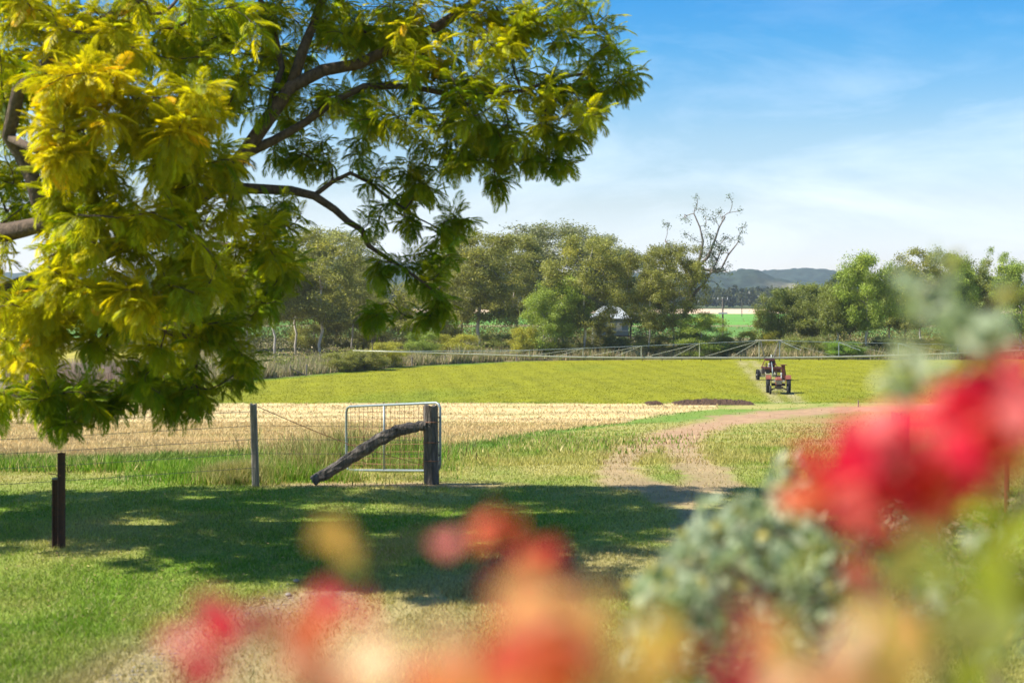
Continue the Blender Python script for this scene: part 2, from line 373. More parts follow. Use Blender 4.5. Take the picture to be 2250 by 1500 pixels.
# ridges of cut straw rows in the stubble
nr, nc = YY.shape; idx = np.arange(nr * nc).reshape(nr, nc)
Q = np.stack([idx[:-1, :-1], idx[:-1, 1:], idx[1:, 1:], idx[1:, :-1]], -1).reshape(-1, 4)
qz = zone[:-1, :-1].reshape(-1)
VV = np.stack([XX, YY, ZZ], -1).reshape(-1, 3); CC = col.reshape(-1, 3)
for z, nm, mt in ((0, 'lawn', 'lawn'), (1, 'stubble_field', 'stubble'), (2, 'crop_field', 'crop'), (3, 'dirt_track', 'dirt'), (4, 'creek_bank', 'bank'), (5, 'pasture', 'far')):
    q = Q[qz == z]
    if not len(q): continue
    u, inv = np.unique(q.ravel(), return_inverse=True)
    ob(nm, mesh(nm, VV[u], inv.reshape(-1, 4), M[mt], CC[u], True), kind='structure')
# far plain out to the hills
fy_ = np.concatenate([np.arange(ys[-1], 1100, 14), np.arange(1100, 6000, 120)]); fx_ = np.linspace(-1.3, 1.3, 90)
Y2, T2 = np.meshgrid(fy_, fx_, indexing='ij'); X2 = T2 * (Y2 + 9); Z2 = gz(X2, Y2) ; c2, _ = ground_info(X2, Y2)
n2r, n2c = Y2.shape; i2 = np.arange(n2r * n2c).reshape(n2r, n2c)
ob('far_fields', mesh('far_fields', np.stack([X2, Y2, Z2], -1), np.stack([i2[:-1, :-1], i2[:-1, 1:], i2[1:, 1:], i2[1:, :-1]], -1).reshape(-1, 4), M['far'], c2.reshape(-1, 3), True), kind='structure')
# side ground left and right of the fan
for s, nm in ((-1, 'left_plain'), (1, 'right_plain')):
    yy = np.linspace(-60, ys[-1], 60); xx = np.linspace(0, 1, 14)
    Y3, U3 = np.meshgrid(yy, xx, indexing='ij'); x0 = np.maximum(.62 * (Y3 + 9), .6); X3 = s * (x0 * (1 - U3) + 500 * U3)
    c3, _ = ground_info(X3, Y3); a_, b_ = Y3.shape; i3 = np.arange(a_ * b_).reshape(a_, b_)
    ob('side_ground', mesh('side_ground', np.stack([X3, Y3, gz(X3, Y3) - .01], -1), np.stack([i3[:-1, :-1], i3[:-1, 1:], i3[1:, 1:], i3[1:, :-1]], -1).reshape(-1, 4), M['bank'], c3.reshape(-1, 3), True), kind='structure')

# hills
def ridge(pts, D, wd):
    px = np.array([p[0] for p in pts], float); t = (px - 1125) / 3125; h = np.array([(650 - p[1]) / 3125 * D + CZ + 6.1 for p in pts])
    return t, h, D, wd
RID = [ridge([(-800, 600), (0, 604), (300, 600), (600, 592), (700, 577), (800, 570), (900, 583), (1000, 590), (1150, 600), (1500, 607), (1600, 602), (1680, 600), (1740, 594), (1790, 592), (1840, 599), (1880, 612), (1980, 630), (2300, 625), (3000, 600)], 2900, 520),
       ridge([(-800, 625), (400, 628), (900, 622), (1300, 625), (1450, 612), (1530, 606), (1580, 608), (1612, 606), (1625, 599), (1665, 599), (1700, 618), (1760, 632), (1850, 640), (2300, 638), (3000, 630)], 1900, 300)]
hy = np.arange(1350, 4200, 11); ht = np.linspace(-.62, .62, 520)
Y4, T4 = np.meshgrid(hy, ht, indexing='ij'); X4 = T4 * Y4; Z4 = np.full(Y4.shape, -6.6)
for t, h, D, wd in RID:
    prof = np.interp(T4, t, h); Z4 = np.maximum(Z4, -6.3 + prof * np.exp(-((Y4 - D) / wd) ** 2))
cano = (vn(X4 / 9, Y4 / 12) - .3) * 7 + (fbm(X4 / 60, Y4 / 60) - .5) * 14
Z4 = Z4 + cano * ss(-6, 4, Z4)
hc = np.array([.034, .05, .034]) * (.75 + .9 * (vn(X4 / 9, Y4 / 12) - .2))[..., None]
cl = (np.exp(-((X4 / Y4 - .205) / .018) ** 2 - ((Y4 - 1680) / 60) ** 2) * 1.3)[..., None]
hc = hc * (1 - np.clip(cl, 0, .9)) + np.array([.38, .32, .20]) * np.clip(cl, 0, .9)
a_, b_ = Y4.shape; i4 = np.arange(a_ * b_).reshape(a_, b_)
ob('hills', mesh('hills', np.stack([X4, Y4, Z4], -1), np.stack([i4[:-1, :-1], i4[:-1, 1:], i4[1:, 1:], i4[1:, :-1]], -1).reshape(-1, 4), M['hill'], np.clip(hc, .004, 1).reshape(-1, 3), False), kind='structure')

# ------------------------------------------------------------------ grass, straw, crop blades
def blades(rng, x, y, h, wd, col, lean=.6, tris=1):
    """one bent sliver per blade"""
    n = len(x); z = gz(x, y); a_ = rng.rand(n) * 2 * PI; h = h * (.6 + .8 * rng.rand(n)); w_ = wd * (.7 + .6 * rng.rand(n))
    sx_, sy_ = np.cos(a_) * w_ / 2, np.sin(a_) * w_ / 2; b_ = rng.rand(n) * 2 * PI; l = h * lean * rng.rand(n)
    V = np.empty((n, 3, 3)); V[:, 0] = np.stack([x - sx_, y - sy_, z - .01], -1); V[:, 1] = np.stack([x + sx_, y + sy_, z - .01], -1)
    V[:, 2] = np.stack([x + np.cos(b_) * l, y + np.sin(b_) * l, z + h], -1)
    c = np.repeat(np.clip(col, 0, 1)[:, None, :], 3, 1); return V.reshape(-1, 3), np.arange(n * 3).reshape(n, 3), c.reshape(-1, 3)
def stuff(name, parts, mat, label, cat):
    V = []; F = []; Cc = []; k = 0
    for v, f, c in parts: V.append(v); F.append(f + k); Cc.append(c); k += len(v)
    return ob(name, mesh(name, np.concatenate(V), np.concatenate(F), mat, np.concatenate(Cc)), label=label, cat=cat, kind='stuff')
rng = RS(11)
def sample(rng, n, y0, y1, tmax=.40, p=1.0):
    y = 1 / (1 / y0 + rng.rand(n) * (1 / y1 - 1 / y0)); t = (rng.rand(n) * 2 - 1) * tmax
    return t * y, y
# lawn
x, y = sample(rng, 660000, 8.0, 42, .50)
c, z = ground_info(x, y); bareness = (c[:, 0] > c[:, 1] * 1.22)
k = ((z == 0) & (~bareness | (rng.rand(len(x)) < .22))) | ((z == 3) & (rng.rand(len(x)) < .16)); x, y, c = x[k], y[k], c[k]
g = 1.2 * (.5 + 1.0 * rng.rand(len(x)))[:, None]
pale = (rng.rand(len(x)) < .14)[:, None]
tall = .018 + .03 * fbm(x * 1.3, y * 1.3, 2) + .09 * np.clip(fbm(x * 3.1 + 7, y * 2.2, 3) - .62, 0, 1) + .02 * ss(22, 30, y)
stuff('lawn_grass', [blades(rng, x, y, tall, .007 + .0004 * y, np.where(pale, np.array([.42, .38, .16]), c * g), 1.6)], M['grass'], 'short mown lawn grass, green and part dried, in front of and around the gate', 'grass')
# tall weeds along the fence line and the ditch
def weeds(n, px0, px1, d0, d1, h, wd, cols, name, label, dens=None):
    y = d0 + (d1 - d0) * np.clip(rng.normal(.45, .22, n), 0, 1); px = (px0 + px1) / 2 + (px1 - px0) * rng.normal(0, .24, n); x = (px - 1125) / 3125 * y
    m = fbm(x * 1.1 + 5, y * .9, 3); k = m > .46; x, y, m = x[k], y[k], m[k]
    cc = np.array(cols)[rng.randint(0, len(cols), len(x))] * (.6 + .8 * rng.rand(len(x)))[:, None]
    return blades(rng, x, y, h * (.3 + 1.6 * (m - .4)), wd, cc, .8)
GR = [(.12, .25, .02), (.18, .31, .03), (.26, .36, .05)]; DRYC = [(.55, .45, .20), (.45, .38, .16), (.25, .30, .07)]
stuff('tall_weeds', [weeds(14000, 330, 760, 22.3, 27, .26, .018, GR, '', ''), weeds(9000, 450, 590, 22.2, 24, .36, .013, DRYC, '', ''), weeds(15000, 560, 960, 23.0, 28.5, .34, .015, GR + DRYC, '', ''), weeds(2500, 560, 900, 23.5, 29, .60, .014, DRYC + [(.24, .14, .07)], '', ''),
                     weeds(7000, 690, 960, 26, 33, .45, .03, GR, '', ''), weeds(4500, 560, 960, 27, 36, .8, .02, DRYC + [(.20, .12, .06)], '', ''),
                     weeds(9000, -200, 350, 25, 29, .25, .03, GR + DRYC[:1], '', ''), weeds(5000, 1000, 1500, 34, 60, .22, .05, GR + DRYC * 2, '', '')], M['grass'],
      'tall green and yellow weeds growing along the wire fence line beside the gate', 'weeds')
# straw stubble
x, y = sample(rng, 300000, 27, 124, .42); c, z = ground_info(x, y); k = z == 1; x, y, c = x[k], y[k], c[k]
stuff('straw_stubble', [blades(rng, x, y, .10 + .06 * rng.rand(len(x)), .012 + .0007 * y, c * (.82 + .4 * rng.rand(len(x)))[:, None], 1.5)], M['straw'], 'cut golden straw stubble lying in rows between the fence and the green crop', 'stubble')
x, y = sample(rng, 90000, 27, 124, .46); c, z = ground_info(x, y); k = (z == 0) | ((z == 3) & (rng.rand(len(x)) < .12)); x, y, c = x[k], y[k], c[k]
stuff('rough_grass', [blades(rng, x, y, .06 + .05 * rng.rand(len(x)), .010 + .0007 * y, c * (.9 + .65 * rng.rand(len(x)))[:, None], .9)], M['grass'], 'rough dry grass on the slope beside the dirt track', 'grass')
# crop
x, y = sample(rng, 90000, 118, 222, .44); c, z = ground_info(x, y); k = z == 2; x, y, c = x[k], y[k], c[k]
stuff('young_crop', [blades(rng, x, y, .05, .12, c * (1.0 + .2 * rng.rand(len(x)))[:, None] * 1.02, 2.2)], M['grass'], 'yellow green young crop covering the broad flat field', 'crop')
# dry grass on the bank and reeds at the left
def bank_pts(n, off0, off1, ta, tb):
    t = ta + (tb - ta) * rng.rand(n); cf = np.interp(t, _ca, _cd); y = cf + off0 + (off1 - off0) * rng.rand(n) ** 1.4; return t * y, y
x, y = bank_pts(80000, .5, 22, -.27, .42); m = fbm(x / 3.5, y / 5, 3); k = m > .40; x, y, m = x[k], y[k], m[k]
cc = np.array([(.62, .48, .28), (.50, .40, .22), (.34, .31, .12), (.22, .26, .06)])[rng.randint(0, 4, len(x))] * (.6 + .7 * rng.rand(len(x)))[:, None]
stuff('dry_bank_grass', [blades(rng, x, y, .7 + 3.2 * (m - .40), .11, cc, .7)], M['straw'], 'tangled dry brown grass on the bank behind the crop field', 'grass')
x = -46 + 13 * rng.rand(14000); y = 124 + 14 * rng.rand(14000); x = x * y / 130
cc = np.array([(.52, .38, .30), (.42, .30, .22), (.33, .24, .17), (.60, .48, .36)])[rng.randint(0, 4, len(x))] * (.6 + .7 * rng.rand(len(x)))[:, None]
stuff('reed_bed', [blades(rng, x, y, 2.0 + .9 * fbm(x / 2, y / 2), .09, cc, .35)], M['straw'], 'tall pinkish dry reeds at the left edge of the crop field', 'reeds')

# ------------------------------------------------------------------ tree skeletons
def grow(nodes, parent, attr, rng, seg, sag=.12, up=0.0, wig=.05):
    """connect every attractor to the nearest node by a bowed twig; returns nodes, parents, tips, directions"""
    nodes = [np.array(p, float) for p in nodes]; parent = list(parent); tips = []; dirs = []
    A = [np.array(p, float) for p in attr]; arr = np.array(nodes)
    order = np.argsort([np.min(np.linalg.norm(arr - p, axis=1)) for p in A])
    for i in order:
        p = A[i]; arr = np.array(nodes); d = np.linalg.norm(arr - p, axis=1) + up * np.maximum(arr[:, 2] - p[2], 0)
        j = int(np.argmin(d)); q = nodes[j]; L = np.linalg.norm(p - q); n = max(2, int(L / seg) + 1)
        par = parent[j]; din = q - nodes[par] if par >= 0 else np.array([0, 0, 1.0]); din = din / (np.linalg.norm(din) + 1e-9)
        ctrl = q + din * L * .3 + (p - q) * .25 + np.array([0, 0, sag * L]) + rng.normal(0, wig, 3) * L
        last = j
        for k in range(1, n + 1):
            t = k / n; v = (1 - t) ** 2 * q + 2 * t * (1 - t) * ctrl + t * t * p
            if 0 < k < n: v = v + rng.normal(0, wig * .45, 3) * seg
            nodes.append(v); parent.append(last); last = len(nodes) - 1
        tips.append(last); dirs.append((nodes[last] - nodes[parent[last]]) / (np.linalg.norm(nodes[last] - nodes[parent[last]]) + 1e-9))
    return nodes, parent, tips, dirs
def radii(nodes, parent, r0, ex=2.3, fixed=None):
    n = len(nodes); r = np.zeros(n); ch = [[] for _ in range(n)]
    for i, p in enumerate(parent):
        if p >= 0: ch[p].append(i)
    for i in range(n - 1, -1, -1):
        r[i] = r0 if not ch[i] else sum(r[c] ** ex for c in ch[i]) ** (1 / ex)
        r[i] = max(r[i], r0)
    if fixed is not None:
        for i, v in enumerate(fixed): r[i] = max(v, 0)
    return r, ch
def limbs(nodes, parent, r, ch, split=None, sides=6, jit=.08, rng=None):
    """tubes along chains; returns (thick, thin) lists of vertices and faces"""
    out = [MB(), MB()]
    seen = set(); roots = [i for i, p in enumerate(parent) if p < 0]; stack = [(x_, None) for x_ in roots]
    while stack:
        s, pr = stack.pop(); chain = [] if pr is None else [pr]; cur = s
        while True:
            chain.append(cur)
            if not ch[cur]: break
            nx = max(ch[cur], key=lambda c: r[c])
            for c in ch[cur]:
                if c != nx: stack.append((c, cur))
            cur = nx
        if len(chain) < 2: continue
        rr = [r[c] for c in chain]
        if pr is not None: rr[0] = min(rr[0], rr[1] * 1.15)
        big = max(rr) > (split or 1e9); n_ = 10 if max(rr) > .07 else (sides if max(rr) > .02 else 4)
        V, F = tube([nodes[c] for c in chain], rr, n_, True, jit, rng)
        out[0 if (split is None or big) else 1].add(V, F)
    return out

# ------------------------------------------------------------------ background trees
def quads(rng, c, size, asp=.45, droop=.5):
    """leaf sprays: n small quads round centres c"""
    n = len(c); d = rng.normal(0, 1, (n, 3)); d[:, 2] -= droop; d /= np.linalg.norm(d, axis=1)[:, None]
    s = np.cross(d, rng.normal(0, 1, (n, 3))); s /= np.linalg.norm(s, axis=1)[:, None] + 1e-9
    L = (size * (.6 + .8 * rng.rand(n)))[:, None]; W_ = L * asp
    V = np.empty((n, 4, 3)); V[:, 0] = c - d * L / 2; V[:, 1] = c + s * W_ / 2; V[:, 2] = c + d * L / 2; V[:, 3] = c - s * W_ / 2
    return V.reshape(-1, 3), np.arange(n * 4).reshape(n, 4)
def gum(seed, H, W, nclump, nleaf, leaf=.30, low=.3, base=(.25, .265, .085), var=.35, crad=.20, dens=1.0, droop=.6, lean=0, yell=.12, trunk_r=.30, zs=.75):
    rng = RS(seed); st = [(0, 0, -.4)]
    for k in range(1, 7):
        t = k / 6; st.append((lean * t * H + rng.normal(0, .007) * H, rng.normal(0, .007) * H, t * H * .62))
    par = [-1] + list(range(6)); A = []
    while len(A) < nclump:
        u = rng.normal(0, 1, 3); u /= np.linalg.norm(u); rr = (.35 + .65 * rng.rand() ** .5)
        p = np.array([u[0] * W * rr, u[1] * W * rr, H * (low + 1) / 2 + (u[2] if rng.rand() < .5 else rng.uniform(-1, 1)) * H * (1 - low) / 2 * .96])
        t = (p[2] / H - low) / (1 - low); lim = W * (.62 + .55 * math.sin(PI * min(1, max(0, t * .85 + .10)))) 
        if np.hypot(p[0], p[1]) > lim: continue
        p[0] += lean * p[2]
        if A and min(np.linalg.norm(p - q) for q in A) < W * .20: 
            if rng.rand() < .8: continue
        A.append(p)
    nodes, parent, tips, dirs = grow(st, par, A, rng, H * .045, .10, .9, .07)
    r, ch = radii(nodes, parent, .022, 2.1); sc_ = trunk_r / r[1]; r = np.maximum(r * min(sc_, 1.3), .018)
    tk = limbs(nodes, parent, r, ch, rng=rng)[0]
    wts = rng.rand(len(A)) + .5; wts /= wts.sum(); cs = []; cc = []; basec = np.array(base)
    for p, wt in zip(A, wts):
        n = int(nleaf * .52 * wt); R = W * crad * (.7 + .7 * rng.rand())
        sub = rng.normal(0, 1, (7, 3)); sub /= np.linalg.norm(sub, axis=1)[:, None]; sub *= np.array([R, R, R * .65])
        q = p + sub[rng.randint(0, 7, n)] * np.array([.75, .75, zs]) + rng.normal(0, 1, (n, 3)) * np.array([R, R, R * zs]) * .36
        cs.append(q)
        tone = basec * (1 + var * (rng.rand() - .5)) 
        if rng.rand() < yell: tone = tone * np.array([1.35, 1.25, .9])
        cc.append(tone * (.65 + .7 * rng.rand(n))[:, None])
    for ti in tips:
        c_ = ti; tone = basec * (1 + var * (rng.rand() - .5)) * (.9 if rng.rand() < .6 else 1.25)
        for lv in range(4):
            n = int(nleaf * .70 / len(tips) / 4); cs.append(np.array(nodes[c_]) + rng.normal(0, 1, (n, 3)) * np.array([.38, .38, .30]) * (1 + .15 * lv)); cc.append(tone * (.6 + .8 * rng.rand(n))[:, None])
            if parent[c_] > 6: c_ = parent[c_]
    V, F = quads(rng, np.concatenate(cs), leaf, droop=droop); cc = np.repeat(np.concatenate(cc), 4, 0)
    return mesh('crown', V, F, M['leaf'], cc), mesh('trunk', tk.V, tk.F, None, smooth=True)
GUMS = [
    gum(1, 18, 5.2, 84, 34000, low=.26, crad=.18, leaf=.25), gum(2, 18, 4.2, 66, 28000, low=.28, crad=.20, leaf=.25), gum(3, 17, 4.6, 66, 25000, low=.26, crad=.17, leaf=.25),
    gum(4, 12, 4.6, 60, 26000, low=.05, crad=.20, droop=.3, leaf=.24), gum(5, 15, 4.0, 78, 34000, low=.30, crad=.19, droop=1.6, zs=1.3, leaf=.24),
    gum(6, 15, 3.2, 50, 20000, low=.38, crad=.20, droop=1.4, zs=1.4, leaf=.24), gum(7, 7, 3.6, 44, 20000, low=.0, crad=.22, leaf=.22), gum(8, 18, 4.6, 38, 9500, low=.35, crad=.14, leaf=.26)]
GH = [18, 18, 17, 12, 15, 15, 7, 18]; GW = [5.2, 4.2, 4.6, 4.6, 4.0, 3.2, 3.6, 4.6]
def plant(kind, px, d, top, halfw, label, tint=(1, 1, 1), bark='gumbark', name='gum_tree', cat='tree', group=None, rz=0, w2=None, zoff=0):
    loc = on(px, d); loc.z += zoff; H = (loc.z * 0 + CZ - (top - 650) / 3125 * d) - loc.z; W = halfw / 3125 * d
    t = empty(name, loc, label, cat, group, rz); t.scale = (W / GW[kind], W / GW[kind], H / GH[kind])
    cr, tr = GUMS[kind]
    c = ob('crown', cr, t); c.color = (*tint, 1)
    k = ob('trunk', tr, t)
    if not tr.materials: tr.materials.append(M[bark])
    k.material_slots[0].link = 'OBJECT'; k.material_slots[0].material = M[bark]
    return t
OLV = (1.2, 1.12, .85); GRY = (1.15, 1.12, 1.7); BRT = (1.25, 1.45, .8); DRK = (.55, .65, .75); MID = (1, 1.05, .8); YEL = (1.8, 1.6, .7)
G1, G2 = 'gum trees along the creek bank', 'gum trees on the right of the creek line'
T = [  # kind, px, d, top, halfwidth, tint, label, rz
 (5, 604, 206, 560, 60, OLV, 'slim gum with a straight grey trunk left of the white trunk pair', .3, G1),
 (5, 650, 212, 545, 55, OLV, 'thin tree with white bare trunk behind the hanging jacaranda leaves', 1.3, G1),
 (2, 704, 208, 500, 95, OLV, 'tall olive gum with one thick pale trunk forking low, left of centre', 2.1, G1),
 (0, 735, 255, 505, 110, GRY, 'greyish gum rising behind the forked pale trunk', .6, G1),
 (3, 800, 232, 640, 70, OLV, 'low scraggly grey brown gum below the hanging jacaranda spray', 1.6, G1),
 (3, 935, 225, 600, 90, OLV, 'wide bushy olive gum right of the hanging jacaranda spray', 2.6, G1),
 (0, 1050, 218, 508, 105, OLV, 'broad olive brown gum with leaning pale limbs, left of the bright green tree', 0, G1),
 (1, 1130, 235, 520, 70, OLV, 'narrow olive gum squeezed between the two broadest crowns', 4, G1),
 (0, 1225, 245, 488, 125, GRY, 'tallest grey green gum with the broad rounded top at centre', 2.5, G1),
 (2, 1282, 206, 515, 84, OLV, 'olive gum with long pale forked trunk in front of the farmhouse', 1.0, G1),
 (3, 1195, 205, 640, 60, BRT, 'small bright green tree left of the taller bright green one', .2, G1),
 (4, 1235, 208, 610, 62, BRT, 'bright green bushy tree in front of the tallest grey gum', 1.2, G1),
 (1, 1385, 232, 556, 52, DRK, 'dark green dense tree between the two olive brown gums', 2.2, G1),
 (2, 1428, 205, 545, 62, OLV, 'olive brown gum with thin trunks just right of the farmhouse', 3.1, G1),
 (0, 1482, 208, 533, 68, OLV, 'dense olive brown gum beside the bare leaning tree', 4.4, G1),
 (3, 1540, 204, 688, 58, BRT, 'low bright green bush left of the power pole', 2.0, G1),
 (4, 1712, 215, 638, 48, MID, 'small rounded green tree just right of the far green field', .4, G2),
 (6, 1752, 255, 640, 30, DRK, 'small dark crown peeping between two rounded green trees', 0, G2),
 (4, 1786, 214, 628, 56, MID, 'rounded green tree with drooping foliage, second right of the far field', 1.8, G2),
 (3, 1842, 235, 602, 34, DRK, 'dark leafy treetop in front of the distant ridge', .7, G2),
 (5, 1838, 208, 632, 44, MID, 'slender green gum below the dark treetop', 2.9, G2),
 (4, 1905, 206, 565, 62, BRT, 'tall bright green gum with clear white trunks on the right', 3.9, G2),
 (5, 1955, 218, 620, 45, MID, 'half hidden green gum right of the tall bright one', 5.1, G2),
 (2, 2022, 212, 543, 58, OLV, 'tall brown green gum with a ragged top behind the blurred grey sprigs', 5.6, G2),
 (4, 2088, 210, 566, 52, BRT, 'green gum with a flat lumpy top right of the ragged brown one', .9, G2),
 (5, 2140, 216, 572, 48, MID, 'green gum below the lacy pale treetop', 1.9, G2),
 (7, 2192, 228, 538, 46, (1.3, 1.5, 1.2), 'lacy pale green treetop standing above its neighbours at right', 2.0, G2),
 (4, 2245, 208, 585, 60, BRT, 'yellow green gum cut by the right edge of the photo', 2.7, G2),
 (4, 1870, 236, 625, 60, MID, 'dull green gum filling the gap behind the white trunked one', 2.2, G2),
 (4, 1990, 238, 590, 60, DRK, 'dark gum behind the ragged brown green one', 4.2, G2),
 (4, 2110, 240, 610, 60, MID, 'dull green gum low behind the lumpy topped one', 3.2, G2),
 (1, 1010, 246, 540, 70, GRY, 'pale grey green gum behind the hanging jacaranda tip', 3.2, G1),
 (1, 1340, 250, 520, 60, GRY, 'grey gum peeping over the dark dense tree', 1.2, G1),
 (2, 545, 218, 545, 80, OLV, 'olive gum left of the slim grey trunk, half covered by jacaranda leaves', 3.9, G1),
 (1, 772, 224, 575, 52, OLV, 'narrow olive gum between the forked pale trunk and the bare sapling', 2.9, G1),
 (3, 690, 228, 655, 60, OLV, 'low bushy gum behind the forked pale trunk', .2, G1),
 (3, 1318, 213, 700, 34, OLV, 'small olive tree partly hiding the farmhouse', .9, G1),
 (0, 480, 235, 560, 110, OLV, 'olive gum mostly hidden behind the jacaranda, left of the slim trunks', 2.7, G1),
 (3, 330, 250, 650, 90, OLV, 'low gum seen through gaps at the left of the jacaranda', .7, G1),
]
for kd, px, d, top, hw, tint, lab, rz, grp in T:
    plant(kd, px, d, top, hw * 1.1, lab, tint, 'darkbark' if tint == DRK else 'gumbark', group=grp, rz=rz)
for px, d, top, hw, tint, lab in [
    (800, 172, 770, 55, OLV, 'brown green bush under the left end of the irrigation boom'),
    (745, 168, 775, 40, OLV, 'straggly bush beside the thick forked gum trunk'),
    (850, 180, 752, 45, YEL, 'yellow flowering bush by the thin bare sapling'),
    (1010, 198, 735, 45, YEL, 'yellow tinged shrub beneath the broad olive gum'),
    (930, 196, 730, 40, BRT, 'green shrub below the wide bushy olive gum'),
    (1150, 203, 720, 35, YEL, 'golden shrub at the foot of the small bright green tree'),
    (1362, 210, 742, 40, MID, 'green shrub under the farmhouse'),
    (1440, 206, 738, 45, OLV, 'brown shrub between the pale trunks right of the farmhouse'),
    (1600, 207, 740, 42, OLV, 'brownish shrub under the power pole'),
    (1660, 212, 728, 45, YEL, 'yellow green shrub behind the top of the boom mast'),
    (1760, 206, 742, 50, MID, 'green shrub right of the boom mast'),
    (1850, 204, 750, 50, (.9, 1.3, .6), 'fresh green low shrub under the slender right gums'),
    (1950, 205, 742, 50, DRK, 'dark shrub under the tall bright gum'),
    (2060, 205, 745, 50, MID, 'green shrub behind the blurred grey sprigs'),
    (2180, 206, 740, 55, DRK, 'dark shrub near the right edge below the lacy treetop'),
    (1100, 214, 735, 45, MID, 'green shrub between the olive gum and the bright green tree'),
    (1250, 204, 752, 40, OLV, 'brown shrub at the foot of the forked pale gum'),
    (1520, 206, 752, 40, OLV, 'brown shrub beside the low bright green bush')]:
    plant(6, px, d, top, hw, lab, tint, 'darkbark', 'shrub', 'shrub', 'shrubs along the creek bank', rz=px * .7)

# spiky plant by the power pole
V = []; F = []; rg = RS(5)
for k in range(46):
    a_ = rg.rand() * 2 * PI; el = rg.uniform(.35, 1.4); L = rg.uniform(2.2, 3.6); b = Vector((0, 0, .2)); s = Vector((-math.sin(a_), math.cos(a_), 0)) * .09
    m = b + Vector((math.cos(a_) * math.cos(el), math.sin(a_) * math.cos(el), math.sin(el))) * L * .55; tp = m + Vector((math.cos(a_) * .35 * L, math.sin(a_) * .35 * L, .18 * L * math.sin(el)))
    k0 = len(V); V += [b - s * .5, b + s * .5, m + s, m - s, tp]; F += [(k0, k0 + 1, k0 + 2, k0 + 3), (k0 + 3, k0 + 2, k0 + 4)]
t = empty('agave_plant', on(1612, 235), 'spiky yellow green plant right of the power pole', 'plant')
sp = ob('leaves', mesh('leaves', V, F, M['leaf'], np.tile([.28, .30, .05], (len(V), 1))), t)

# undergrowth mass along the bank
c = []; cc = []
for k in range(620):
    t_ = rng.uniform(-.28, .41); cf = float(np.interp(t_, _ca, _cd)); y_ = cf + 8 + 24 * rng.rand(); x_ = t_ * y_; R = rng.uniform(.5, 1.5); n = int(110 * R)
    q = np.array([x_, y_, float(gz(x_, y_)) + R * .5]) + rng.normal(0, 1, (n, 3)) * np.array([R * .8, R * .8, R * .45]); q[:, 2] = np.maximum(q[:, 2], gz(q[:, 0], q[:, 1]))
    c.append(q); tone = [np.array([.15, .19, .05]), np.array([.26, .25, .08]), np.array([.42, .33, .16]), np.array([.26, .30, .045])][rng.randint(4)]
    cc.append(tone * (.6 + .8 * rng.rand(n))[:, None])
V, F = quads(rng, np.concatenate(c), .30)
ob('undergrowth', mesh('undergrowth', V, F, M['leaf'], np.repeat(np.concatenate(cc), 4, 0)), label='dense brown and green undergrowth between the trunks on the creek bank', cat='undergrowth', kind='stuff')
c = []; cc = []
for k in range(640):
    t_ = rng.uniform(-.28, .42); 
    if .128 < t_ < .175: continue
    y_ = 226 + 30 * rng.rand(); x_ = t_ * y_; R = rng.uniform(1.5, 3.1); n = int(80 * R)
    q = np.array([x_, y_, float(gz(x_, y_)) + R * .8]) + rng.normal(0, 1, (n, 3)) * np.array([R * .7, R * .6, R * .55]); q[:, 2] = np.maximum(q[:, 2], gz(q[:, 0], q[:, 1]))
    c.append(q); tone = [np.array([.19, .20, .055]), np.array([.26, .25, .08]), np.array([.36, .29, .14]), np.array([.22, .26, .04])][rng.randint(4)]
    cc.append(tone * (.6 + .8 * rng.rand(n))[:, None])
V, F = quads(rng, np.concatenate(c), .30)
ob('scrub', mesh('scrub', V, F, M['leaf'], np.repeat(np.concatenate(cc), 4, 0)), label='taller dull green scrub filling the creek line behind the gum trunks', cat='scrub', kind='stuff')
# far woodland beyond the pale field
c = []; cc = []
for k in range(900):
    y_ = rng.uniform(985, 1250); x_ = rng.uniform(-.42, .42) * y_; h = rng.uniform(9, 17); n = 95
    u = rng.normal(0, 1, (n, 3)); u /= np.linalg.norm(u, axis=1)[:, None]
    q = np.array([x_, y_, -6.1 + h * .55]) + u * np.array([h * .32, h * .32, h * .45]) * (.6 + .4 * rng.rand(n, 1)); c.append(q)
    cc.append(np.array([.085, .095, .035]) * (.7 + .6 * rng.rand()) * (.65 + .7 * rng.rand(n))[:, None])
V, F = quads(rng, np.concatenate(c), 2.6, .7)
ob('woodland', mesh('woodland', V, F, M['leaf'], np.repeat(np.concatenate(cc), 4, 0)), label='distant belt of woodland below the hills behind the pale field', cat='woodland', kind='stuff')

# bare leaning tree
rg = RS(21); D0 = 212
tr = [(1492, 775, 212), (1500, 720, 212), (1508, 670, 212), (1520, 625, 212), (1532, 590, 212)]
br = {4: [[(1540, 560), (1545, 530), (1538, 500), (1525, 470)], [(1555, 565), (1570, 530), (1580, 500), (1592, 478)], [(1565, 595), (1585, 590), (1600, 560), (1616, 540)]],
      3: [[(1545, 608), (1565, 598), (1595, 594)], [(1505, 590), (1490, 560), (1462, 530)]], 2: [[(1530, 640), (1550, 620), (1575, 575), (1585, 548)]]}
nodes = [P(*p) for p in tr]; nodes[0].z = float(gz(nodes[0].x, 212)) - .3; par = [-1, 0, 1, 2, 3]; fix = [.42, .36, .32, .28, .22]
for b, ls in br.items():
    for l in ls:
        last = b; dd = 212 + rg.uniform(-1.5, 1.5)
        for i, (px, py) in enumerate(l): nodes.append(P(px, py, dd)); par.append(last); last = len(nodes) - 1; fix.append(.24 / (1 + i * .5))
A = []
for i in range(5, len(nodes)):
    for k in range(4): A.append(np.array(nodes[i]) + rg.normal(0, 1, 3) * np.array([1.5, 1.2, .9]) + np.array([0, 0, .7]))
nd, pr, tips, dirs = grow(nodes, par, A, rg, .5, .1, .6, .12)
r, ch = radii(nd, pr, .045, 2.2, fix)
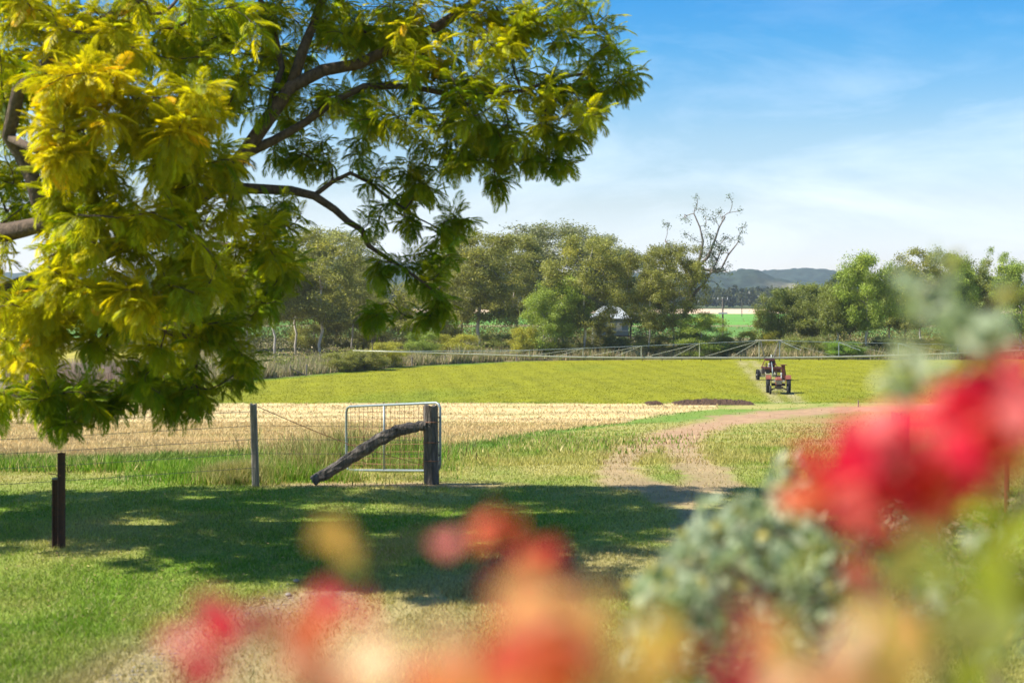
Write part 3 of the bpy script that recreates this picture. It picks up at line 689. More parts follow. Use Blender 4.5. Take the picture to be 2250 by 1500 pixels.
tk = limbs(nd, pr, r, ch, rng=rg)[0]; base = Vector((nodes[0].x, 212, float(gz(nodes[0].x, 212))))
t = empty('bare_tree', base, 'tall nearly bare gum leaning right with forked pale limbs', 'tree')
ob('trunk', mesh('trunk', np.array(tk.V) - np.array(base), tk.F, M['greybark'], smooth=True), t)
c = np.concatenate([nd[i] + rg.normal(0, .33, (42, 3)) for i in tips]); V, F = quads(rg, c, .27)
o = ob('crown', mesh('crown', V - np.array(base), F, M['leaf'], np.repeat(np.array([.15, .19, .12]) * (.6 + .8 * rg.rand(len(c)))[:, None], 4, 0)), t); o.color = (1, 1, 1, 1)
# bare sapling
mb = MB(); b = on(817, 176); mb.tube([(0, 0, -.2), (.1, 0, 2), (-.05, .1, 4.4), (.05, 0, 6.6)], [.07, .06, .04, .02], 6)
for z_, dx in ((3, .5), (3.8, -.6), (4.6, .5), (5.3, -.4)): mb.tube([(0, 0, z_), (dx, .1, z_ + .8)], [.025, .01], 4)
t = empty('sapling', b, 'thin bare sapling standing by the yellow flowering bush', 'tree'); mb.build('trunk', M['darkbark'], t)

# ------------------------------------------------------------------ farmhouse on stilts
h = empty('farmhouse', on(1338, 226), 'high set grey farmhouse with pale roof seen through the gums', 'house')
h.scale = (.62, .62, .92)
MB().box(-4, 5, 0, 7, 3.0, 5.9).build('wall', M['wallm'], h)
rf = MB(); rf.add([(-4.8, -1, 5.95), (5.8, -1, 5.95), (5.8, 8, 5.95), (-4.8, 8, 5.95), (-1.5, 3.5, 8.0), (2.5, 3.5, 8.0), (-4.8, -1, 5.8), (5.8, -1, 5.8), (5.8, 8, 5.8), (-4.8, 8, 5.8)],
       [(0, 1, 5, 4), (1, 2, 5), (2, 3, 4, 5), (3, 0, 4), (6, 7, 1, 0), (7, 8, 2, 1), (8, 9, 3, 2), (9, 6, 0, 3), (9, 8, 7, 6)]); rf.build('roof', M['roofm'], h)
MB().box(-4.3, 5.3, -.4, 7.3, 2.75, 2.98).build('floor_deck', M['darkbark'], h)
for i in range(6):
    for yy in (0, 6.5): MB().box(-4 + i * 1.75 - .1, -4 + i * 1.75 + .1, yy, yy + .2, -.3, 2.74).build('stilt', M['white'], h)
for i, x_ in enumerate((-2.8, .2, 2.6)):
    f = MB().box(x_ - .7, x_ + .7, -.06, -.003, 3.9, 5.2).build('window', M['white'], h); MB().box(x_ - .6, x_ + .6, -.09, -.063, 4.0, 5.1).build('pane', M['glass'], f)
for i in range(14): pass
MB().box(-4.2, 5.2, -.38, -.30, 3.75, 3.83).build('railing', M['white'], h)
# hillside shed
h = empty('hill_house', Vector(((1768 - 1125) / 3125 * 1500, 1500, 0)), 'tiny white house on the foot of the distant ridge', 'house')
h.location.z = CZ - (634 - 650) / 3125 * 1500 - 3
MB().box(-5, 5, 0, 6, -4, 3).build('wall', M['white'], h); rb = MB(); rb.add([(-5.5, -.5, 3), (5.5, -.5, 3), (5.5, 6.5, 3), (-5.5, 6.5, 3), (-5.5, 3, 5), (5.5, 3, 5)], [(0, 1, 5, 4), (2, 3, 4, 5), (1, 2, 5), (3, 0, 4), (3, 2, 1, 0)]); rb.build('roof', M['roofm'], h)

# power poles
def power_pole(px, d, top, label, arm=True):
    b = on(px, d); H = CZ - (top - 650) / 3125 * d - b.z; t = empty('power_pole', b, label, 'power pole', 'power poles')
    MB().tube([(0, 0, -.3), (0, 0, H)], [.19, .13], 10).build('pole', M['greywood'] if arm else M['darkbark'], t)
    if arm:
        MB().box(-.9, .9, -.07, .07, H - .35, H - .2).build('crossarm', M['greywood'], t)
        for x_ in (-.8, -.05, .8): MB().tube([(x_, 0, H - .2), (x_, 0, H + .15)], [.07, .05], 6).build('insulator', M['white'], t)
        MB().box(-.75, .75, -.24, -.14, H * .70, H * .70 + .25).build('lower_crossarm', M['white'], t)
power_pole(1588, 235, 655, 'pale power pole with two crossarms right of the bare leaning tree')
power_pole(1630, 620, 655, 'thin distant pole on the pale far field', False)

# ------------------------------------------------------------------ boundary fence behind the crop
fx = [(598, 0), (637, 0), (673, 0), (740, 0), (828, 0), (905, 0), (977, 0), (1062, 0), (1135, 0), (1190, 0), (1245, 0), (1300, 0), (1360, 0), (1425, 0)]
p0 = on(598, float(np.interp((598 - 1125) / 3125, _ca, _cd)) + 1)
t = empty('boundary_fence', p0, 'old timber post and wire fence along the far edge of the crop', 'fence')
pp = []
for px, _ in fx:
    d = float(np.interp((px - 1125) / 3125, _ca, _cd)) + 1.2; q = on(px, d) - p0; pp.append(q); hh = 1.1 + .1 * math.sin(px)
    MB().tube([q + Vector((0, 0, -.3)), q + Vector((.05 * math.sin(px * 3), 0, hh))], [.10, .085], 7).build('post', M['greywood'], t)
for hh in (.35, .65, .95):
    MB().tube([q + Vector((0, -.11, hh)) for q in pp], .012, 4).build('wire', M['greywire'], t)
d1 = pp[1]; MB().tube([d1 + Vector((.05, 0, .85)), d1 + Vector((1.9, .2, 0))], .07, 6).build('brace', M['oldwood'], t)
d1 = pp[9]; MB().tube([d1 + Vector((.05, 0, .85)), d1 + Vector((1.6, .2, 0))], .07, 6).build('brace', M['oldwood'], t)

# ------------------------------------------------------------------ boom irrigator
D = 154.0; b = on(1686, D); t = empty('boom_irrigator', b, 'wheeled boom irrigator with long cable trussed pipe spanning the field', 'irrigator')
def L_(px, py, dd=0): return P(px, py, D + dd) - b
pipe_px = [(775, 770), (905, 774), (1030, 778), (1163, 782), (1281, 785), (1409, 786), (1537, 786), (1668, 786), (1713, 786), (1843, 784), (1974, 781), (2105, 776), (2240, 770), (2330, 766)]
MB().tube([L_(*p) for p in pipe_px], [.05, .06, .07, .08] + [.095] * 7 + [.08, .07, .06], 8).build('boom_pipe', M['pipe'], t, True)
ups = [(905, 771.5, 774), (1030, 771, 778), (1163, 769, 782), (1281, 765, 785), (1409, 760, 786), (1537, 754.5, 786), (1668, 748.5, 786), (1713, 748.5, 786), (1843, 752, 784), (1974, 754.5, 781), (2105, 757, 776), (2240, 760, 770)]
MB().tube([L_(1659, 748), L_(1720, 748)], .07, 8).build('top_beam', M['cream'], t)
left = [L_(775, 770)] + [L_(px, a_) for px, a_, _ in ups[:7]]; right = [L_(px, a_) for px, a_, _ in ups[7:]] + [L_(2330, 762)]
MB().tube(left, .03, 5).build('top_cable', M['galv'], t); MB().tube(right, .03, 5).build('top_cable', M['galv'], t)
for px, a_, c_ in ups:
    MB().tube([L_(px, a_), L_(px, c_ + 1.5)], .055 if px != 1668 else .06, 6).build('upright', M['pipe'] if px < 1700 else M['galv'], t)
for i in range(2, 7):
    px, a_, c_ = ups[i]; q = ups[i - 1]
    MB().tube([L_(px, a_), L_(q[0] + 6, q[2] - 1, .5)], .028, 5).build('stay_cable', M['pipe'], t)
    MB().tube([L_(px, a_), L_((px + q[0]) / 2 + 2, (c_ + q[2]) / 2, -1.2)], .028, 5).build('stay_cable', M['pipe'], t)
for i in range(7, 11):
    px, a_, c_ = ups[i]; q = ups[i + 1]
    MB().tube([L_(px, a_), L_(q[0] - 6, q[2] - 1, .5)], .028, 5).build('stay_cable', M['pipe'], t)
    MB().tube([L_(px, a_), L_((px + q[0]) / 2 - 18, (a_ * .45 + c_ * .55), -1.2)], .026, 5).build('stay_cable', M['galv'], t)
nz = MB().tube([(0, 0, 0), (0, 0, -.35)], .035, 5).build('nozzle', M['black'], t); nz.location = L_(1240, 784)
for k in range(1, 24):
    px = 1240 + k * 43; py = np.interp(px, [p[0] for p in pipe_px], [p[1] for p in pipe_px]); o = nz.copy(); C.objects.link(o); o.location = L_(px, py)
# mast and chassis
for a_, c_ in (((1671, 749), (1681, 788)), ((1711, 749), (1699, 788))): MB().tube([L_(*a_), L_(*c_)], .06, 6).build('mast_strut', M['greywood'], t)
MB().tube([L_(1695, 779), L_(1695, 788)], .06, 6).build('pivot_pin', M['white'], t)
tw = MB()
for dd in (-.7, .7):
    tw.tube([L_(1681, 789, dd * .4), L_(1673, 808, dd)], .045, 5); tw.tube([L_(1699, 789, dd * .4), L_(1709, 808, dd)], .045, 5)
tw.box(*sorted((L_(1681, 0).x, L_(1701, 0).x)), -.5, .5, L_(0, 792).z, L_(0, 789).z)
tw.tube([L_(1677, 801, -.7), L_(1705, 801, -.7)], .04, 5); tw.build('mast_base', M['rustred'], t)
rl = MB().ring(L_(1697, 797, .2), (1, .3, 0), .34, (.14, .22), 18, 8); rl.build('hose_reel', M['black'], t, True)
MB().tube([L_(1690, 798, -.6), L_(1690, 806, -.6)], .09, 8).build('valve', M['white'], t)
ch_ = MB(); z1, z2 = L_(0, 808).z, L_(0, 806).z
ch_.box(L_(1676, 0).x, L_(1718, 0).x, -1.2, 1.2, z1 - .08, z2); ch_.box(L_(1678, 0).x, L_(1712, 0).x, -1.0, 1.0, z1 - .32, z1 - .10); ch_.build('deck', M['rustred'], t)
ax = MB(); ax.tube([L_(1666, 817), L_(1716, 817)], .08, 8); ax.box(L_(1670, 0).x, L_(1680, 0).x, -.5, .5, .35, 1.0); ax.box(L_(1698, 0).x, L_(1706, 0).x, -.5, .5, .35, 1.0); ax.tube([L_(1668, 812, -.3), L_(1712, 812, -.3)], .05, 6)
ax.tube([(-.4, -.9, .9), (-.5, -2, .7), (.5, -2, .7), (.6, -.9, .9)], .05, 6); ax.build('chassis', M['cream'], t)
en = MB().box(-.75, .1, -1.1, -.3, .75, 1.35, .2).box(.2, .7, -1.0, -.3, .8, 1.3, .1); en.tube([(-.3, -1, 1.2), (-.3, -1, 1.9)], .06, 6); en.build('engine', M['black'], t)
pn = MB().box(L_(1712, 0).x, L_(1720, 0).x, -1.3, -1.2, .2, 1.66).box(L_(1710, 0).x, L_(1723, 0).x, -1.7, -.9, 1.67, 1.73); pn.build('side_panel', M['rustred'], t)
MB().tube([(.25, -1.1, 1.95), (.15, -2.2, 1.4), (.1, -2.6, .5)], .06, 6).build('water_hose', M['galv'], t, True)
def wheel(parent, x_, y_, R, w_, hub, tread=True):
    wm = MB().ring((0, 0, 0), (1, 0, 0), R - .5 * R * .42, (R * .42 * .5, w_ / 2), 26, 8)
    if tread:
        for k in range(22):
            for s in (-1, 1):
                a_ = 2 * PI * (k + (.5 if s > 0 else 0)) / 22; Mx = Matrix.Rotation(a_, 4, 'X') @ Matrix.Translation((s * w_ * .24, 0, R - .01)) @ Matrix.Rotation(s * .6, 4, 'Z')
                wm.box(-w_ * .24, w_ * .24, -.03, .03, -.03, .025, 0, Mx)
    o = empty('wheel', (0, 0, 0), None, None); o.parent = parent; o.location = (x_, y_, R)
    wm.build('tyre', M['rubber'], o, False)
    rm = MB(); rm.tube([(-w_ * .12, 0, 0), (w_ * .12, 0, 0)], R * .60, 20); rm.tube([(-w_ * .45, 0, 0), (w_ * .45, 0, 0)], R * .17, 10); rm.build('rim', hub, o)
    return o
wheel(t, L_(1665, 0).x, 0, .56, .32, M['cream']); wheel(t, L_(1722, 0).x, 0, .56, .32, M['cream'])

# ------------------------------------------------------------------ tractor, seen from the front
b = on(1711, 131.0); t = empty('tractor', b, 'old faded orange farm tractor facing the camera in the crop field', 'tractor'); t.rotation_euler = (0, 0, math.radians(-9)); t.scale = (1.12, 1.12, 1.12)
wheel(t, -.84, 1.0, .68, .34, M['orange']); wheel(t, .84, 1.0, .68, .34, M['orange'])
wheel(t, -.70, -1.0, .36, .18, M['cream'], False); wheel(t, .70, -1.0, .36, .18, M['cream'], False)
# fenders: curved plates over the rear wheels
for s in (-1, 1):
    V = []; F = []
    for k in range(9):
        a_ = math.radians(38 + k * 14); y_ = 1.0 - math.cos(a_) * .78; z_ = .68 + math.sin(a_) * .78
        V += [(s * .60, y_, z_), (s * 1.02, y_, z_), (s * .60, 1.0 - math.cos(a_) * .75, .68 + math.sin(a_) * .75), (s * 1.02, 1.0 - math.cos(a_) * .75, .68 + math.sin(a_) * .75)]
        if k: j = (k - 1) * 4; F += [(j, j + 1, j + 5, j + 4), (j + 2, j + 6, j + 7, j + 3), (j, j + 4, j + 6, j + 2), (j + 1, j + 3, j + 7, j + 5)]
    fm = MB().add(V, F); fm.box(s * .58 - .012, s * .58 + .012, .55, 1.5, .8, 1.38); fm.build('fender', M['orange'], t)
hd = MB(); hd.add([(-.26, -1.25, .78), (.26, -1.25, .78), (.28, .35, .78), (-.28, .35, .78), (-.26, -1.25, 1.18), (.26, -1.25, 1.18), (.30, .35, 1.22), (-.30, .35, 1.22), (-.16, -1.22, 1.28), (.16, -1.22, 1.28), (.18, .35, 1.36), (-.18, .35, 1.36)],
     [(3, 2, 1, 0), (0, 1, 5, 4), (1, 2, 6, 5), (3, 0, 4, 7), (4, 5, 9, 8), (5, 6, 10, 9), (7, 4, 8, 11), (8, 9, 10, 11), (2, 3, 7, 6), (7, 11, 10, 6)]); hd.build('bonnet', M['orange'], t)
gr = MB().box(-.22, .22, -1.29, -1.255, .82, 1.15); g_ = gr.build('grille', M['black'], t)
for k in range(5): MB().box(-.2 + k * .09, -.17 + k * .09, -1.32, -1.293, .84, 1.13).build('grille_bar', M['cream'], g_)
for s in (-1, 1):
    MB().tube([(s * .36, -1.12, 1.10), (s * .36, -1.26, 1.10)], [.06, .10], 12).build('headlight', M['cream'], t)
    MB().tube([(s * .28, -1.05, 1.08), (s * .36, -1.12, 1.10)], .025, 6).build('headlight_bracket', M['black'], t)
eg = MB().box(-.2, .2, -1.1, .9, .42, .77).box(-.24, .24, .6, 1.4, .45, 1.0); eg.tube([(-.58, 1.0, .68), (.58, 1.0, .68)], .12, 8); eg.build('engine_block', M['black'], t)
MB().tube([(-.66, -1.0, .38), (-.3, -1.0, .50), (.3, -1.0, .50), (.66, -1.0, .38)], .055, 8).build('front_axle', M['black'], t)
MB().tube([(-.68, -1.22, .33), (.68, -1.22, .33)], .03, 6).build('tie_rod', M['cream'], t)
MB().box(-.34, .34, -1.42, -1.30, .50, .66).build('front_weight', M['black'], t)
MB().tube([(.20, -.5, 1.3), (.20, -.5, 1.62)], .035, 8).tube([(.20, -.5, 1.62), (.20, -.5, 1.72)], [.07, .06], 8).build('air_intake', M['white'], t)
MB().tube([(-.15, .1, 1.3), (-.15, .1, 1.9)], .035, 8).build('exhaust_pipe', M['black'], t)
MB().tube([(0, .35, 1.3), (0, .6, 1.5)], .025, 6).ring((0, .6, 1.5), (0, .5, 1), .20, (.02, .02), 18, 6).build('steering_wheel', M['black'], t)
MB().box(-.22, .22, .95, 1.35, 1.02, 1.12).box(-.22, .22, 1.33, 1.42, 1.1, 1.42).build('seat', M['black'], t)
# soil heaps
def heap(px0, px1, py, hgt, label):
    rg = RS(int(px0)); c0 = GV((px0 + px1) / 2, py); half = (px1 - px0) / 2 / 3125 * c0.y; nx, ny = 150, 22; V = []; F = []
    for j in range(ny):
        for i in range(nx):
            u = i / (nx - 1) * 2 - 1; v = j / (ny - 1) * 2 - 1; e_ = max(0, (1 - u ** 2)) ** .5 * max(0, 1 - v * v)
            h_ = hgt * e_ * (.35 + 1.3 * float((.6 * vn(i / 7.2 + px0, j / 3.2) + .4 * vn(i / 2.1 + px0, j / 1.6)))) + (rg.uniform(-.04, .04) if e_ > .05 else -.05)
            x_ = u * half; y_ = v * 1.6; V.append((x_, y_, float(gz(c0.x + x_, c0.y + y_)) - c0.z + h_))
    for j in range(ny - 1):
        for i in range(nx - 1): k0 = j * nx + i; F.append((k0, k0 + 1, k0 + nx + 1, k0 + nx))
    ob('soil_heap', mesh('soil_heap', V, F, M['soil']), None, c0, label, 'soil heap', 'soil heaps')
heap(1478, 1655, 887, .36, 'long low ridge of dark dug soil at the edge of the crop')
heap(1418, 1455, 887, .18, 'small dark soil patch left of the long soil ridge')
MB().box(-.04, .04, -.04, .04, -.1, .55).build('stake', M['greywood'], None, loc=GV(1886, 894), label='short pale stake beside the dirt track on the right', cat='stake')
# faint plants on the crop edge
# ------------------------------------------------------------------ near fence, gate and posts
def rough_post(name, base, H, r0, r1, mat, parent, rg, sides=14, rings=12, groove=.12, lean=(0, 0), rect=False):
    V = []; F = []; ph = rg.rand(sides) * groove
    for j in range(rings):
        z_ = -.25 + (H + .25) * j / (rings - 1); rr = r0 + (r1 - r0) * j / (rings - 1)
        for k in range(sides):
            a_ = 2 * PI * k / sides; q = rr * (1 - ph[k] - rg.uniform(0, groove * .35))
            if rect: q *= 1 / max(abs(math.cos(a_)), abs(math.sin(a_))) * .9
            V.append((base[0] + q * math.cos(a_) + lean[0] * z_, base[1] + q * math.sin(a_) + lean[1] * z_, base[2] + z_ + (rg.uniform(-.03, .02) if j == rings - 1 else 0)))
    for j in range(rings - 1):
        for k in range(sides): F.append((j * sides + k, j * sides + (k + 1) % sides, (j + 1) * sides + (k + 1) % sides, (j + 1) * sides + k))
    V.append((base[0] + lean[0] * H, base[1] + lean[1] * H, base[2] + H - .02)); n = len(V) - 1
    for k in range(sides): F.append(((rings - 1) * sides + k, (rings - 1) * sides + (k + 1) % sides, n))
    return ob(name, mesh(name, V, F, mat), parent)
rg = RS(33)
gb = on(948, 22.4)
t = empty('strainer_post', gb, 'thick weathered round gate post with a bent log brace', 'post')
rough_post('post', (0, 0, 0), 1.24, .132, .118, M['oldwood'], t, rg, 18, 20, .10, (-.012, 0))
pl = [P(688, 1056, 22.2), P(735, 1030, 22.2), P(780, 1000, 22.25), P(830, 968, 22.3), P(872, 946, 22.3), P(905, 939, 22.32), P(936, 934, 22.34)]
pl2 = []
for i in range(len(pl) - 1):
    for k in range(4): pl2.append(pl[i].lerp(pl[i + 1], k / 4) + Vector((0, 0, rg.uniform(-.008, .008))))
pl2.append(pl[-1])
V, F = tube([p - gb for p in pl2], [.065 + .03 * math.sin(PI * (.15 + .75 * i / (len(pl2) - 1))) + rg.uniform(-.004, .004) for i in range(len(pl2))], 14, True, .13, rg); ob('log_brace', mesh('log_brace', V, F, M['oldwood']), t)
for z_ in (.37, .66, .98): MB().ring((-.012 * z_, 0, z_), (0, .05, 1), .130, (.007, .006), 20, 5).build('wire_loop', M['rustwire'], t)
# timber fence post and wires
fp = on(562, 22.0); t = empty('wire_fence', fp, 'wire fence with a split grey timber post left of the gate', 'fence')
rough_post('post', (0, 0, 0), 1.28, .062, .056, M['greywood'], t, rg, 12, 16, .10, (-.03, 0), True)
lf = on(-420, 18.8) - fp; e_ = gb - fp
for i, (z0, z1) in enumerate(((1.17, 1.12), (.95, .90), (.74, .70), (.52, .50), (.30, .28))):
    pts = [lf + Vector((0, 0, z1)), (lf * .5) + Vector((0, 0, (z0 + z1) / 2 - .02)), Vector((0, -.06, z0))]; MB().tube(pts, .005, 4).build('wire', M['greywire'], t)
    if i in (1, 2, 3): MB().tube([Vector((.05, -.05, z0)), e_ + Vector((-.13, 0, z0 - .05))], .004, 4).build('wire', M['greywire'], t)
MB().tube([P(566, 893, 22) - fp, P(640, 925, 22.1) - fp, P(700, 950, 22.2) - fp, P(770, 977, 22.25) - fp, e_ + Vector((-.13, 0, .30))], [.007, .007, .007, .006, .004], 5).build('twitch_wire', M['rustwire'], t)
rough_post('post', tuple(lf), 1.25, .06, .055, M['greywood'], t, rg, 10, 8, .1, (0, 0), True)
# steel picket with a stub beside it
sb = on(129, 16.35); t = empty('steel_picket', sb, 'dark steel star picket with a shorter stub beside it on the lawn', 'post')
V = []; F = []
pk = MB()
def star(x0, H):
    m = MB()
    for a_ in (PI / 2, PI / 2 + 2.1, PI / 2 + 4.2): m.box(0, .048, -.006, .006, -.3, H, 0, Matrix.Translation((x0, 0, 0)) @ Matrix.Rotation(a_ + .4, 4, 'Z'))
    m.tube([(x0, 0, -.3), (x0, 0, H)], .016, 8); return m
star(.03, 1.10).build('picket', M['iron'], t); star(-.035, .80).build('stub', M['iron'], t)
MB().ring((-.035, 0, .80), (0, 0, 1), .035, (.012, .012), 12, 6).build('cap', M['greywire'], t)
MB().tube([(-.12, 0, .86), (-.03, -.01, .85), (.03, -.03, .84)], .006, 5).build('wire_tie', M['rustwire'], t)
# gate
A_ = P(761, 1026, 24.2); B_ = P(967, 1036, 22.55); A_.z = float(gz(A_.x, A_.y)) + .03; gt0 = A_.copy()
dirv = (B_ - A_); dirv.z = 0; Lg = dirv.length; ux = dirv.normalized()
zb = lambda s: A_.z + .08 + (P(967, 1034, 22.55).z - A_.z - .08) * s / Lg; Hg = 1.08
def gp3(s, h_): return Vector((ux.x * s, ux.y * s, zb(s) - gt0.z + h_))
t = empty('farm_gate', gt0, 'open galvanised tube farm gate with wire mesh infill', 'gate')
rc = .09
fr = [gp3(rc, 0), gp3(Lg - rc, 0), gp3(Lg - rc * .3, rc * .3), gp3(Lg, rc), gp3(Lg, Hg - rc), gp3(Lg - rc * .3, Hg - rc * .3), gp3(Lg - rc, Hg), gp3(rc, Hg), gp3(rc * .3, Hg - rc * .3), gp3(0, Hg - rc), gp3(0, rc), gp3(rc * .3, rc * .3), gp3(rc, 0)]
MB().tube(fr, .021, 10).build('gate_frame', M['galv'], t, True)
MB().tube([gp3(Lg * .42, .01), gp3(Lg * .42, Hg - .01)], .018, 8).build('middle_upright', M['galv'], t, True)
k = 1
while k * .115 < Lg - .05:
    s_ = k * .115; MB().tube([gp3(s_, .02), gp3(s_ + .004 * math.sin(k), Hg - .02)], .0045, 4).build('mesh_wire', M['rustwire'], t); k += 1
for h_ in (.10, .20, .31, .43, .56, .70, .85, .97): MB().tube([gp3(.02, h_), gp3(Lg - .02, h_)], .0045, 4).build('mesh_wire', M['rustwire'], t)
for h_ in (.25, .85): MB().tube([gp3(Lg, h_), Vector((gb.x - gt0.x + .06, gb.y - gt0.y, gp3(Lg, h_).z))], .012, 6).build('hinge', M['iron'], t)
MB().tube([gp3(0, Hg * .18), gp3(.5, .12), gp3(1.2, .1)], .004, 4).build('chain', M['rustwire'], t)
# right gate post, split and hollow
b = on(1976, 22.2); t = empty('old_gate_post', b, 'split weathered stump of a gate post behind the red flowers', 'post')
rough_post('post', (.02, 0, 0), 1.17, .17, .155, M['oldwood'], t, rg, 22, 16, .30)
for k in range(6): MB().tube([(-.16 + .04 * k, -.13, .2 + .1 * k), (-.15 + .045 * k, -.12, 1.14 + .04 * math.sin(k * 2))], [.022, .012], 6).build('splinter', M['greywood'], t)
b = on(2213, 15.6); t = empty('red_post', b, 'slim reddish timber post at the right edge', 'post'); rough_post('post', (0, 0, 0), 1.15, .032, .028, M['redwood'], t, rg, 8, 8, .05)
# stones on the gravel patch
rg = RS(8); icv, icf = [], []
import bmesh
def stone_mesh(seed):
    bm = bmesh.new(); bmesh.ops.create_icosphere(bm, subdivisions=2, radius=1); r_ = RS(seed)
    o3 = r_.rand(3) * 9
    for v in bm.verts:
        k = .7 + .6 * float(vn(v.co.x * 1.3 + o3[0] + 20, v.co.y * 1.3 + v.co.z * 1.7 + o3[1] + 20)); v.co = Vector((v.co.x * k, v.co.y * k * .8, v.co.z * k * .6))
    me = bpy.data.meshes.new('stone'); bm.to_mesh(me); bm.free(); me.materials.append(M['stone']); return me
sm = [stone_mesh(i) for i in range(4)]
for px, py, s_, lab in ((650, 1281, .030, 'pale stone on the lawn above the gravel patch'), (634, 1310, .032, 'dark stone at the end of the gravel patch'), (580, 1316, .02, 'small dark stone left of the biggest gravel stones'), (612, 1342, .018, 'small grey stone on the gravel patch below the dark ones')):
    p = GV(px, py); o = ob('stone', sm[px % 4], None, p + Vector((0, 0, s_ * .5)), lab, 'stone', 'stones on the gravel'); o.scale = (s_,) * 3; o.rotation_euler.z = px
V = []; F = []; k = 0
bv = [np.array([v.co[:] for v in m.vertices]) for m in sm]; bf = [np.array([list(p.vertices) for p in m.polygons]) for m in sm]
for i in range(700):
    px, py = rg.uniform(200, 820), 0; py = np.interp(px, [200, 400, 700, 820], [1540, 1420, 1300, 1290]) + rg.normal(0, 22); p = GV(px, min(py, 1560)); s_ = rg.uniform(.004, .014); j = rg.randint(4)
    V.append(bv[j] * s_ + np.array(p) + np.array([0, 0, s_ * .3])); F.append(bf[j] + k); k += len(bv[j])
ob('gravel', mesh('gravel', np.concatenate(V), np.concatenate(F), M['stone']), label='loose tan gravel on the bare patch of lawn', cat='gravel', kind='stuff')

# fallen leaves under the tree
n = 2600; x = rg.uniform(-7.5, 4.5, n); y = rg.uniform(12.5, 22, n); c = np.stack([x, y, gz(x, y) + .028 + .02 * rg.rand(n)], -1); V, F = quads(rg, c, .042, .45, 0.0)
V = V.reshape(-1, 4, 3); V[:, :, 2] = c[:, None, 2] + (V[:, :, 2] - c[:, None, 2]) * .35
ob('fallen_leaves', mesh('fallen_leaves', V.reshape(-1, 3), F, M['straw'], np.repeat(np.array([(.42, .30, .12), (.50, .42, .14), (.26, .17, .08)])[rg.randint(0, 3, n)] * (.6 + .7 * rg.rand(n))[:, None], 4, 0)), label='yellow and brown fallen leaflets scattered on the shaded lawn', cat='fallen leaves', kind='stuff')

# ------------------------------------------------------------------ jacaranda
def frond_template(rg, pairs=13, L=1.0, sag=.28):
    V = []; F = []
    def pt(t): return Vector((t * L * (1 - .12 * t * t), 0, -sag * t * t * L))
    for i in range(4):
        p = pt(i / 3); V += [(p.x, -.007, p.z), (p.x, .007, p.z)]
        if i: j = (i - 1) * 2; F.append((j, j + 1, j + 3, j + 2))
    for i in range(pairs):
        t = .14 + .86 * i / (pairs - 1); p = pt(t); ln = .31 * math.sin(PI * (.16 + .78 * t) ** .85) + .04
        for s in (-1, 1):
            sw = math.radians(64 - 28 * t + rg.uniform(-6, 6)); dx, dy = math.cos(sw), math.sin(sw) * s; dz = -.24 + rg.uniform(-.14, .12); w_ = .0185
            m = p + Vector((dx * .9, dy, dz * .35)) * ln * .5; e = p + Vector((dx * 1.15, dy * .95, dz * 1.3)) * ln; sd = Vector((-dy, dx, rg.uniform(-.3, .3))).normalized() * w_
            k = len(V); V += [p, m + sd, e, m - sd]; F.append((k, k + 1, k + 2, k + 3))
    return np.array([list(v) for v in V]), F
rg = RS(77)
TPL = [frond_template(rg, 13), frond_template(rg, 12, sag=.36), frond_template(rg, 14, sag=.16)]
def tri_faces(F):
    o = []
    for f in F:
        o.append(f[:3]); 
        if len(f) == 4: o.append((f[0], f[2], f[3]))
    return np.array(o)
TPF = [tri_faces(f) for _, f in TPL]
# limbs, traced: list of (points (px,py,depth), start radius, end radius)
root = np.array([-9.6, 17.8, float(gz(-9.6, 17.8))])
trunk = [root + np.array([0, 0, -.3]), root + np.array([.05, 0, .6]), root + np.array([.15, -.1, 1.3]), root + np.array([.4, -.1, 2.0])]
nodes = list(trunk); par = [-1, 0, 1, 2]; fix = [.46, .38, .34, .32]
def limb(start, pts, ra, rb):
    last = start; n = len(pts); ids = []
    pts = [np.array(P(*p)) for p in pts]
    # subdivide smoothly
    full = [nodes[start]] + pts; out = []
    for i in range(len(full) - 1):
        a_, b_ = full[i], full[i + 1]; m = max(1, int(np.linalg.norm(b_ - a_) / .3))
        for k in range(1, m + 1): out.append(a_ + (b_ - a_) * k / m + (rg.normal(0, .018, 3) if k < m else 0))
    for i, p in enumerate(out):
        nodes.append(p); par.append(last); last = len(nodes) - 1; fix.append(ra + (rb - ra) * (i + 1) / len(out)); ids.append(last)
    return ids
def near(px, py, d):
    p = np.array(P(px, py, d)); return int(np.argmin([np.linalg.norm(q - p) for q in nodes]))
l1 = limb(3, [(-100, 690, 17.6), (150, 590, 17.4), (350, 500, 17.3), (470, 410, 17.3), (535, 340, 17.2), (590, 260, 17.3), (640, 190, 17.4), (710, 155, 17.5), (790, 140, 17.5), (870, 100, 17.6), (960, 60, 17.6), (1050, 0, 17.6)], .19, .05)
limb(near(540, 340, 17.2), [(600, 310, 17.3), (670, 270, 17.4), (730, 225, 17.5), (800, 190, 17.5), (900, 190, 17.4), (1000, 210, 17.3), (1150, 200, 17.3), (1290, 160, 17.4)], .06, .016)
limb(near(470, 410, 17.3), [(560, 415, 17.5), (640, 418, 17.6), (690, 430, 17.6), (735, 460, 17.6), (765, 487, 17.6), (795, 505, 17.6), (810, 540, 17.6), (840, 560, 17.6), (880, 585, 17.5), (930, 620, 17.4)], .07, .016)
limb(near(690, 430, 17.6), [(730, 400, 17.7), (770, 380, 17.7), (810, 400, 17.7), (860, 440, 17.8), (920, 480, 17.8), (980, 510, 17.8)], .035, .012)
limb(near(640, 190, 17.4), [(665, 110, 17.5), (690, 50, 17.6), (730, -60, 17.6)], .07, .04)
limb(near(610, 230, 17.3), [(620, 150, 17.6), (600, 60, 17.7), (560, -50, 17.8)], .05, .03)
